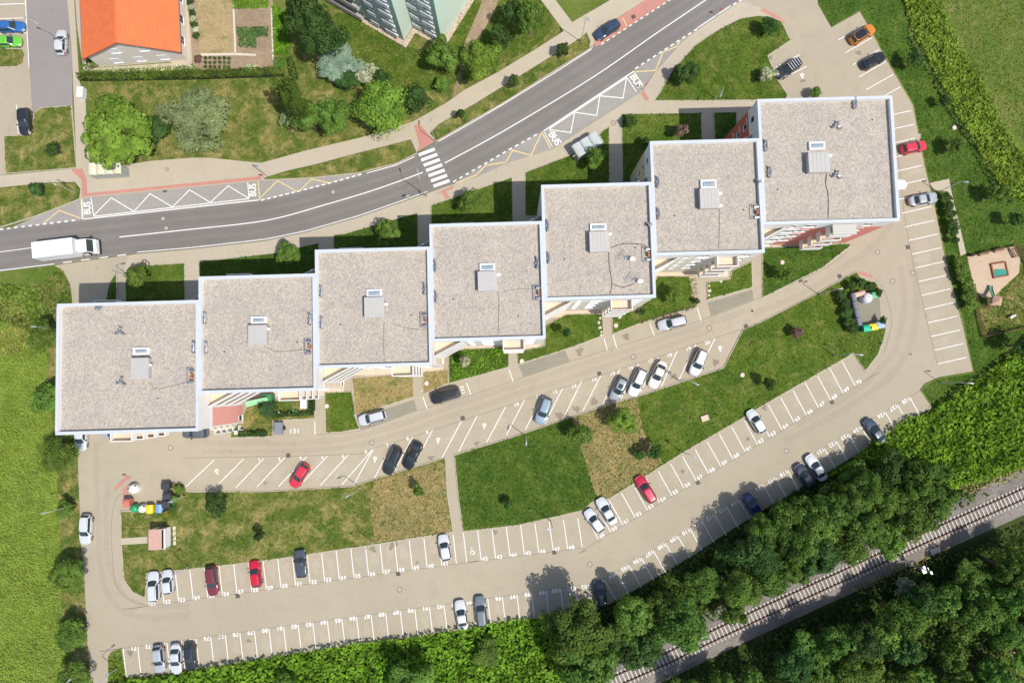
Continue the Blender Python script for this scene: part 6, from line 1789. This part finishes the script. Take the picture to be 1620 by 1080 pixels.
# shrubs beside paths and bins
for k, (px, py, r_) in enumerate(((1497, 312, 8), (1501, 325, 9), (1504, 339, 9), (1507, 352, 9), (1509, 366, 9), (1511, 380, 7))):
    tree(px, py, r_, 2, 'dark', ORD_[k] + ' dark green shrub from the top of the row along the playground path', name='shrub', cat='shrub', group='shrubs along the playground path')
for k, (px, py, r_) in enumerate(((1521, 415, 12), (1524, 432, 12), (1530, 448, 11), (1533, 466, 12), (1537, 482, 11))):
    tree(px, py, r_, 2.4, 'mid', ORD_[k] + ' leafy shrub from the top on the car park side of the playground', name='shrub', cat='shrub', group='shrubs along the playground')
for px, py, r_, lb in ((1330, 466, 9, 'topmost dark shrub on the lawn side of the eastern waste bins'), (1336, 480, 10, 'second dark shrub down the lawn side of the eastern waste bins'), (1340, 494, 10, 'third dark shrub down the lawn side of the eastern waste bins'),
    (1343, 508, 9, 'fourth dark shrub down the lawn side of the eastern waste bins'), (1349, 522, 9, 'lowest dark shrub on the lawn side of the eastern waste bins'), (1362, 447, 8, 'shrub between the curved red paving and the clothes bank'),
    (1378, 452, 9, 'shrub behind the silver domed bottle bank'), (1390, 462, 7, 'shrub beside the light green container at the drive edge'), (1349, 452, 8, 'shrub at the lawn tip above the eastern waste bins'), (1396, 507, 6, 'small shrub above the pale blue container')):
    tree(px, py, r_, 1.9, 'dark', lb, name='shrub', cat='shrub', group='shrubs around the eastern waste bins')
for px, py, r_, lf, lb in ((278, 790, 9, 'mid', 'green shrub at the base of the lamp post by the dark bins'), (284, 775, 8, 'mid', 'green shrub in the kerbed corner above the dark bins'), (262, 812, 6, 'yellow', 'yellow shrub at the foot of the coloured bins'), (275, 802, 8, 'dark', 'darkest shrub beside the lowest dark bin')):
    tree(px, py, r_, 1.6, lf, lb, name='shrub', cat='shrub', group='shrubs around the western waste bins')

# ---- woodland along the railway
G1, G2_ = 'trees between the car park and the railway', 'trees of the wood south of the railway'
LB1, LB2 = 'dark leafy tree in the dense belt between the car park and the railway', 'leafy tree in the dense wood south of the railway'
north_wood = [(919, 996, 52, 11), (926, 1058, 48, 11), (1000, 974, 34, 9), (1017, 1022, 32, 8), (1076, 986, 43, 11), (1045, 955, 22, 8), (1112, 922, 30, 7), (1172, 932, 34, 10), (1196, 874, 38, 11), (1208, 838, 30, 9), (1240, 824, 32, 9),
              (1215, 915, 30, 9), (1284, 838, 38, 10), (1292, 873, 36, 10), (1254, 860, 34, 11), (1250, 902, 26, 8), (1367, 832, 36, 10), (1345, 868, 28, 8), (1330, 905, 0, 0), (1437, 818, 38, 10), (1478, 792, 30, 9), (1344, 796, 32, 9), (1404, 792, 32, 10),
              (1412, 744, 34, 8), (1352, 752, 22, 5), (1445, 757, 30, 10), (1322, 782, 24, 6), (1400, 850, 30, 9), (1146, 880, 22, 5), (1160, 968, 20, 6), (1372, 774, 30, 9), (1310, 812, 30, 9), (900, 1030, 30, 8), (975, 1010, 26, 7), (960, 1040, 20, 6), (1480, 752, 22, 7), (1268, 808, 26, 7), (872, 985, 20, 5), (1035, 1000, 20, 6), (1222, 880, 26, 8)]
ORD = ('first second third fourth fifth sixth seventh eighth ninth tenth eleventh twelfth thirteenth fourteenth fifteenth sixteenth seventeenth eighteenth nineteenth twentieth '
       'twenty-first twenty-second twenty-third twenty-fourth twenty-fifth twenty-sixth').split()
def rail_off(px, py):      # survey distance above (+) the track
    x = min(max(px, 915), 1680)
    for (x0, y0), (x1, y1) in zip(cl[:-1], cl[1:]):
        if x0 <= x <= x1: return (y0 + (y1 - y0) * (x - x0) / (x1 - x0)) - py
    return 0
nw = [(k, *q) for k, q in enumerate(north_wood) if q[2]]
car_side = sorted([q for q in nw if rail_off(q[1], q[2]) > 88], key=lambda q: q[1])
rail_side = sorted([q for q in nw if rail_off(q[1], q[2]) <= 88], key=lambda q: q[1])
for side, nm in ((car_side, 'car park side'), (rail_side, 'railway side')):
    for j, (k, px, py, r_, h) in enumerate(side):
        tree(px, py, r_, h, ('wood', 'wood', 'mid', 'dark', 'wood')[k % 5], 'leafy tree on the ' + nm + ' of the tree belt, ' + ORD[j] + ' from the west', group=G1)
swood = [(1380, 965, 'dark'), (1402, 940, 'wood'), (1434, 933, 'yellow')]
pts = []
poly_s = WL([(1065, 1075), (1160, 1040), (1260, 1000), (1360, 955), (1420, 925), (1490, 925), (1510, 905), (1570, 865), (1660, 828), (1660, 1110), (1040, 1110)])
def inside(P, poly):
    x, y = P[:, 0], P[:, 1]
    c = np.zeros(len(P), bool); j = len(poly) - 1
    for i in range(len(poly)):
        xi, yi = poly[i]; xj, yj = poly[j]
        m = ((yi > y) != (yj > y)) & (x < (xj - xi) * (y - yi) / (yj - yi + 1e-12) + xi); c ^= m; j = i
    return c
def scatter(poly, n, r=rng):
    A_ = np.array(poly); lo, hi = A_.min(0), A_.max(0)
    P = r.uniform(lo, hi, (int(n), 2)); return P[inside(P, poly)]
clear = WL([(1590, 1010), (1625, 1010), (1640, 1090), (1590, 1090)])
cand = scatter(poly_s, 1500)
cand = cand[~inside(cand, clear)]
chosen = []
for q in cand:
    if all((q[0] - s_[0]) ** 2 + (q[1] - s_[1]) ** 2 > 3.3 ** 2 for s_ in chosen): chosen.append(q)
def P2(x, y, z=0.0):
    v = Vector((x, y, z)) - Vector((0, 0, CAM_H)); u_, f_ = Vector((0, CT, ST)), Vector((0, ST, -CT)); d = v.dot(f_)
    return 810 + FPX * v.x / d, 540 - FPX * v.dot(u_) / d
sw = []
for k, q in enumerate(chosen):
    h = random.uniform(5.5, 10.5); px, py = P2(q[0], q[1], h * .62)
    if 985 < px < 1650 and py < 1105: sw.append((px, py, h))
bands = {}
for px, py, h in sw:
    d_ = -rail_off(px, py); bands.setdefault(0 if d_ < 75 else 1 if d_ < 125 else 2 if d_ < 185 else 3, []).append((px, py, h))
for bi, ls in bands.items():
    for j, (px, py, h) in enumerate(sorted(ls)):
        nm = ('first row', 'second row', 'third row', 'deepest rows')[bi]
        tree(px, py, random.uniform(25, 38), h, random.choice(('wood', 'wood', 'mid', 'mid', 'dark')), 'wood tree south of the railway, ' + ORD[j] + ' from the west in the ' + nm, group=G2_)
for px, py, r_, h, lb in ((655, 1088, 44, 8, 'large dark tree in the scrub at the bottom edge, casting a wide shadow'), (452, 1086, 18, 4, 'small tree in the scrub at the bottom edge near the long row'), (770, 1032, 22, 3, 'round bush rising from the scrub below the grey-green estate car')):
    tree(px, py, r_, h, 'mid', lb, group='trees in the scrub')
tree(1434, 934, 21, 5, 'white', 'pale blossoming tree beside the railway signal')

# ---- masses of low growth (scrub, weeds, crop) as leaf-sized faces
def wave(P, seed, scale):
    r = np.random.default_rng(seed); out = np.zeros(len(P))
    for k in range(7):
        a = r.uniform(0, 2 * np.pi); f = scale * r.uniform(0.6, 2.2)
        out += np.sin(P[:, 0] * f * np.cos(a) + P[:, 1] * f * np.sin(a) + r.uniform(0, 6)) * (0.6 / (1 + k * .25))
    return out / 2.0
def mass(name, px, per_m2, h, size, mat, label=None, kind='stuff', cat=None, seed=3, lump=0.6, jit=0.7, z0=0.0, parent=None, rough=True, hmin=0.25, smooth_px=False, excl=()):
    poly = WL(smooth_line(px, 4, True) if smooth_px else px)
    A_ = np.array(poly); area = float(np.prod(A_.max(0) - A_.min(0)))
    P = scatter(poly, area * per_m2, np.random.default_rng(seed))
    for ex in excl: P = P[~inside(P, ex)]
    hh = h * np.clip(hmin + (1 - hmin) * (0.5 + 0.5 * wave(P, seed, lump)), 0.05, 1.3)
    z = z0 + hh * np.random.default_rng(seed + 1).uniform(0.45, 1.05, len(P))
    e = 0.25
    gx = (wave(P + [e, 0], seed, lump) - wave(P - [e, 0], seed, lump)) / (2 * e) * h * .5
    gy = (wave(P + [0, e], seed, lump) - wave(P - [0, e], seed, lump)) / (2 * e) * h * .5
    C = np.column_stack([P, z])
    N = np.column_stack([-gx, -gy, np.ones(len(P))])
    me = leaves_mesh(name, C, N, size, 0.7, jit, np.random.default_rng(seed + 2))
    me.materials.append(mat)
    o = link(bpy.data.objects.new(name, me), parent)
    if kind: o['kind'] = kind
    tag(o, label, cat)
    return o
SCRUB = leaf_mat('scrub_leaf', (0.115, 0.22, 0.015), (0.19, 0.315, 0.03), vary=0.4)
WEED = leaf_mat('weed_leaf', (0.15, 0.245, 0.02), (0.25, 0.35, 0.05), vary=0.3)
CROP = leaf_mat('crop_leaf', (0.20, 0.28, 0.045), (0.285, 0.35, 0.075), vary=0.22, trans=0.3)
UNDER = leaf_mat('undergrowth_leaf', (0.045, 0.095, 0.014), (0.095, 0.15, 0.028), vary=0.4)
DRYL = leaf_mat('dry_stalk', (0.26, 0.22, 0.07), (0.36, 0.29, 0.10), vary=0.3, trans=0.15)
mass('scrub', [(172, 1082), (215, 1070), (275, 1064), (344, 1050), (420, 1038), (470, 1030), (547, 1016), (640, 1006), (708, 994), (800, 978), (869, 973), (900, 990), (890, 1100), (172, 1110)], 16, 1.9, 0.30, SCRUB, seed=5, lump=0.9)
mass('scrub', [(1300, 750), (1345, 726), (1362, 703), (1385, 692), (1418, 668), (1435, 658), (1460, 655), (1500, 628), (1545, 596), (1592, 562), (1660, 548), (1660, 722), (1560, 755), (1500, 772), (1450, 770), (1380, 760)], 16, 2.3, 0.30, SCRUB, seed=9, lump=0.9)
mass('undergrowth', [(880, 976), (940, 964), (1010, 928), (1110, 868), (1225, 792), (1300, 752), (1420, 770), (1500, 775), (1560, 778), (1440, 838), (1339, 884), (1200, 946), (1106, 990), (1040, 1020), (960, 1060), (890, 1090)], 9, 1.6, 0.28, UNDER, seed=13)
mass('undergrowth', [(1010, 1090), (1150, 1030), (1260, 985), (1380, 930), (1500, 880), (1580, 842), (1660, 805), (1660, 1100)], 8, 1.3, 0.28, UNDER, seed=17, excl=(clear,))
patch([(1588, 1005), (1625, 1000), (1660, 1090), (1660, 1110), (1585, 1110)], LAWN, 0.02)
patch([(1598, 1022), (1606, 1030), (1612, 1050), (1606, 1075), (1598, 1090), (1592, 1090), (1600, 1072), (1605, 1050), (1599, 1036)], SOIL, 0.03, name='path')
mass('verge_grass', [(1540, 790), (1600, 760), (1660, 735), (1660, 720), (1560, 758), (1500, 776)], 10, 0.4, 0.2, DRYL, seed=19)
mass('verge_grass', [(1340, 930), (1440, 885), (1500, 862), (1490, 885), (1440, 912), (1370, 940)], 10, 0.5, 0.2, DRYL, seed=21)
mass('tall_weeds', [(1426, -20), (1432, 20), (1446, 60), (1482, 125), (1506, 172), (1534, 219), (1562, 267), (1590, 310), (1660, 330), (1660, 300), (1617, 246), (1583, 194), (1547, 119), (1514, 70), (1486, 0), (1484, -20)], 24, 0.9, 0.24, WEED, seed=23, lump=1.0, hmin=0.5)
mass('ditch_fringe', [(1440, 60), (1482, 125), (1506, 172), (1534, 219), (1562, 267), (1600, 320), (1588, 322), (1555, 272), (1527, 223), (1499, 176), (1474, 130), (1432, 64)], 14, 0.9, 0.24, LEAF['dark'], seed=25, lump=1.5)
mass('crop', [(-30, 445), (58, 456), (72, 520), (76, 600), (86, 700), (95, 830), (97, 950), (108, 1095), (-30, 1095)], 46, 0.4, 0.13, CROP, seed=27, lump=0.35, jit=0.5)
mass('tall_weeds', [(-30, 445), (60, 455), (95, 426), (112, 452), (114, 480), (84, 500), (70, 540), (40, 520), (-30, 500)], 16, 0.7, 0.2, LEAF['mid'], seed=29)
mass('tall_weeds', [(-30, 470), (40, 480), (62, 540), (30, 560), (-30, 560)], 10, 0.8, 0.2, DRYL, seed=31)
mass('lush_plants', [(712, 559), (738, 553), (804, 550), (804, 580), (713, 604)], 16, 0.45, 0.17, SCRUB, seed=33, z0=0.13, lump=1.6)
mass('overgrown_verge', [(174, 1040), (191, 1028), (198, 1072), (174, 1078)], 18, 0.5, 0.18, SCRUB, seed=34, z0=0.0)
EXCL = [WL(q) for q in ([(1530, 406), (1606, 389), (1614, 408), (1612, 432), (1590, 452), (1572, 470), (1556, 472), (1542, 458)], [(1470, 290), (1501, 283), (1505, 305), (1528, 401), (1519, 405), (1499, 303), (1477, 301)],
    [(192, 850.5), (234, 848), (234, 858.5), (192.5, 861)], [(735, 68), (760, 10), (770, -30), (800, -30), (782, 20), (757, 62), (742, 76)])]
# tufts give the lawns a broken surface
for k, (o, px, z, m) in enumerate(lawns):
    poly = WL(px); A_ = np.array(poly); ar = float(np.prod(A_.max(0) - A_.min(0)))
    P = scatter(poly, min(ar * (16 if ar < 9000 else 7), 70000), np.random.default_rng(100 + k))
    for ex in EXCL: P = P[~inside(P, ex)]
    if len(P) < 5: continue
    C = np.column_stack([P, z + np.random.default_rng(k).uniform(0.02, 0.09, len(P))])
    r2 = np.random.default_rng(300 + k)
    me = leaves_mesh('grass', C, np.tile(np.array([[0.0, 0.0, 0.8]]), (len(P), 1)), r2.uniform(0.07, 0.17, len(P)), 0.55, 0.6, r2)
    me.materials.append(TUFT.get(m.name, m))
    g_ = link(bpy.data.objects.new('grass', me), o); g_['kind'] = 'stuff'

# ---- gardens and hedges around the house
HEDGE = leaf_mat('hedge_leaf', (0.085, 0.145, 0.02), (0.14, 0.20, 0.035), vary=0.3)
def hedge(px, h, label, mat=None, size=0.17, dens=95, seed=50):
    poly = WL(px); A_ = np.array(poly); c = A_.mean(0)
    b = MB(); b.prism([tuple(c + (np.array(q) - c) * np.array([0.985, 0.8])) for q in poly], 0.0, h * 0.62)
    o = b.build('hedge', plain('hedge_core', (0.03, 0.05, 0.012), 0.95)); tag(o, label, 'hedge')
    f = mass('foliage', px, dens, h, size, mat or HEDGE, seed=seed, hmin=0.75, lump=1.5, kind=None, parent=o)
    return o
hedge([(128, 120), (300, 116), (452, 111), (452, 122), (300, 128), (130, 131)], 1.7, 'long clipped hedge below the house and its garden', seed=51)
hedge([(458, 95), (466, 95), (472, 130), (463, 130)], 1.6, 'short hedge at the end of the vegetable garden', seed=52)
hedge([(432, 653), (498, 650), (498, 656), (432, 660)], 1.3, 'dark hedge along the bottom of the garden of block two', LEAF['dark'], seed=53)
hedge([(492, 628), (499, 628), (499, 650), (492, 650)], 1.3, 'dark hedge beside the garden path of block two', LEAF['dark'], seed=54)
hedge([(380, 682), (424, 681), (424, 689), (380, 690)], 1.3, 'dark hedge near the pink side wall of the western block', LEAF['dark'], seed=55)
def gbed(px, mat, z=0.014, name='garden_bed'): return sheet(name, px, z, mat)
gbed([(300, -30), (432, -30), (432, 112), (318, 116), (304, 100), (300, 30)], SOIL, 0.016, 'garden')
gbed([(310, -30), (368, -30), (371, 84), (316, 86)], ground_mat('dry_bed', (0.42, 0.31, 0.17), (0.36, 0.28, 0.14), (0.20, 0.19, 0.08), s1=0.5), 0.02)
gbed([(318, 85), (371, 84), (405, 86), (405, 89), (371, 88), (318, 89)], CONC, 0.05, 'garden_path'); gbed([(368, 10), (371, 10), (374, 84), (371, 85)], CONC, 0.05, 'garden_path'); gbed([(428, 12), (431, 12), (434, 95), (431, 95)], CONC, 0.05, 'garden_path')
VEG = leaf_mat('vegetable_leaf', (0.05, 0.15, 0.03), (0.09, 0.21, 0.05)); LIME = leaf_mat('lime_leaf', (0.12, 0.28, 0.015), (0.17, 0.36, 0.03))
mass('vegetables', [(374, 44), (425, 43), (425, 58), (406, 60), (406, 76), (378, 76)], 60, 0.35, 0.16, VEG, seed=56)
mass('vegetables', [(368, -20), (426, -20), (425, 12), (400, 15), (369, 15)], 60, 0.6, 0.18, LIME, seed=57)
mass('vegetables', [(431, 8), (452, 20), (460, 86), (434, 88)], 60, 0.6, 0.18, LIME, seed=58)
mass('vegetables', [(434, 92), (452, 92), (452, 107), (434, 107)], 30, 0.5, 0.14, VEG, seed=59)
for r_ in range(3):
    for k in range(6): 
        tree(325 + k * 7.5, 92 + r_ * 7, 3, 0.5, 'dark', ORD_[k] + ' leafy plant of the ' + ('top', 'middle', 'bottom')[r_] + ' planted row beside the house', size='small', name='garden_plant', cat='plant', group='planted rows beside the house')
for k in range(7):
    tree(301 + k * 1.6, 3 + k * 9, 6, 1.2, 'white' if k % 2 else 'dark', (('white rose' if k % 2 else 'dark green') + ' bush, ' + ('topmost', 'second', 'third', 'fourth', 'fifth', 'sixth', 'lowest')[k] + ' in the row along the house'), size='small', name='rose_bush', cat='bush', group='bushes along the house')
mass('flower_bed', [(155, 107), (300, 103), (312, 112), (160, 118)], 30, 0.5, 0.14, LEAF['white'], seed=61); mass('flower_bed', [(128, 92), (140, 95), (152, 110), (130, 118)], 30, 0.9, 0.16, LEAF['mid'], seed=62)
tree(312, 93, 7, 0.9, 'purple', 'red flowering bush at the corner of the house garden', size='small', name='rose_bush', cat='bush')
for px, py in ((393, 107), (403, 107)): tree(px, py, 6, 1.2, 'white', ('western' if px < 400 else 'eastern') + ' one of two white flowering bushes behind the long hedge', size='small', name='rose_bush', cat='bush', group='white bushes behind the hedge')
# flower beds and stones at the doorways
mass('flower_bed', [(1090, 437), (1102, 437), (1103, 482), (1092, 486)], 30, 0.35, 0.12, DRYL, seed=63, z0=.13)
mass('flower_bed', [(1012, 505), (1098, 482), (1099, 489), (1013, 513)], 26, 0.3, 0.12, LEAF['purple'], seed=64, z0=.13)
STONE = plain('field_stone', (0.62, 0.54, 0.44), 0.9, var=0.2)
def stone(px, py, r_):
    p = W(px, py); bm = bmesh.new(); bmesh.ops.create_icosphere(bm, subdivisions=2, radius=r_)
    for v in bm.verts: v.co *= random.uniform(.85, 1.12); v.co.z *= 0.6
    me = bpy.data.meshes.new('stone'); bm.to_mesh(me); bm.free(); me.materials.append(STONE); o = link(bpy.data.objects.new('stone', me)); o.location = (p.x, p.y, .15)
    tag(o, 'pale rounded stone edging the doorway flower beds', 'stone', 'stones edging the doorway beds')
for px, py, r_ in ((949, 503, .22), (947, 510, .25), (949, 518, .28), (951, 525, .2), (973, 500, .2), (980, 502, .25), (951, 530, .24), (1121, 452, .2), (1122, 460, .3), (1121, 467, .2), (1140, 445, .25), (1096, 447, .25), (1098, 458, .3), (1095, 468, .25), (667, 617, 0.2)): stone(px, py, r_)
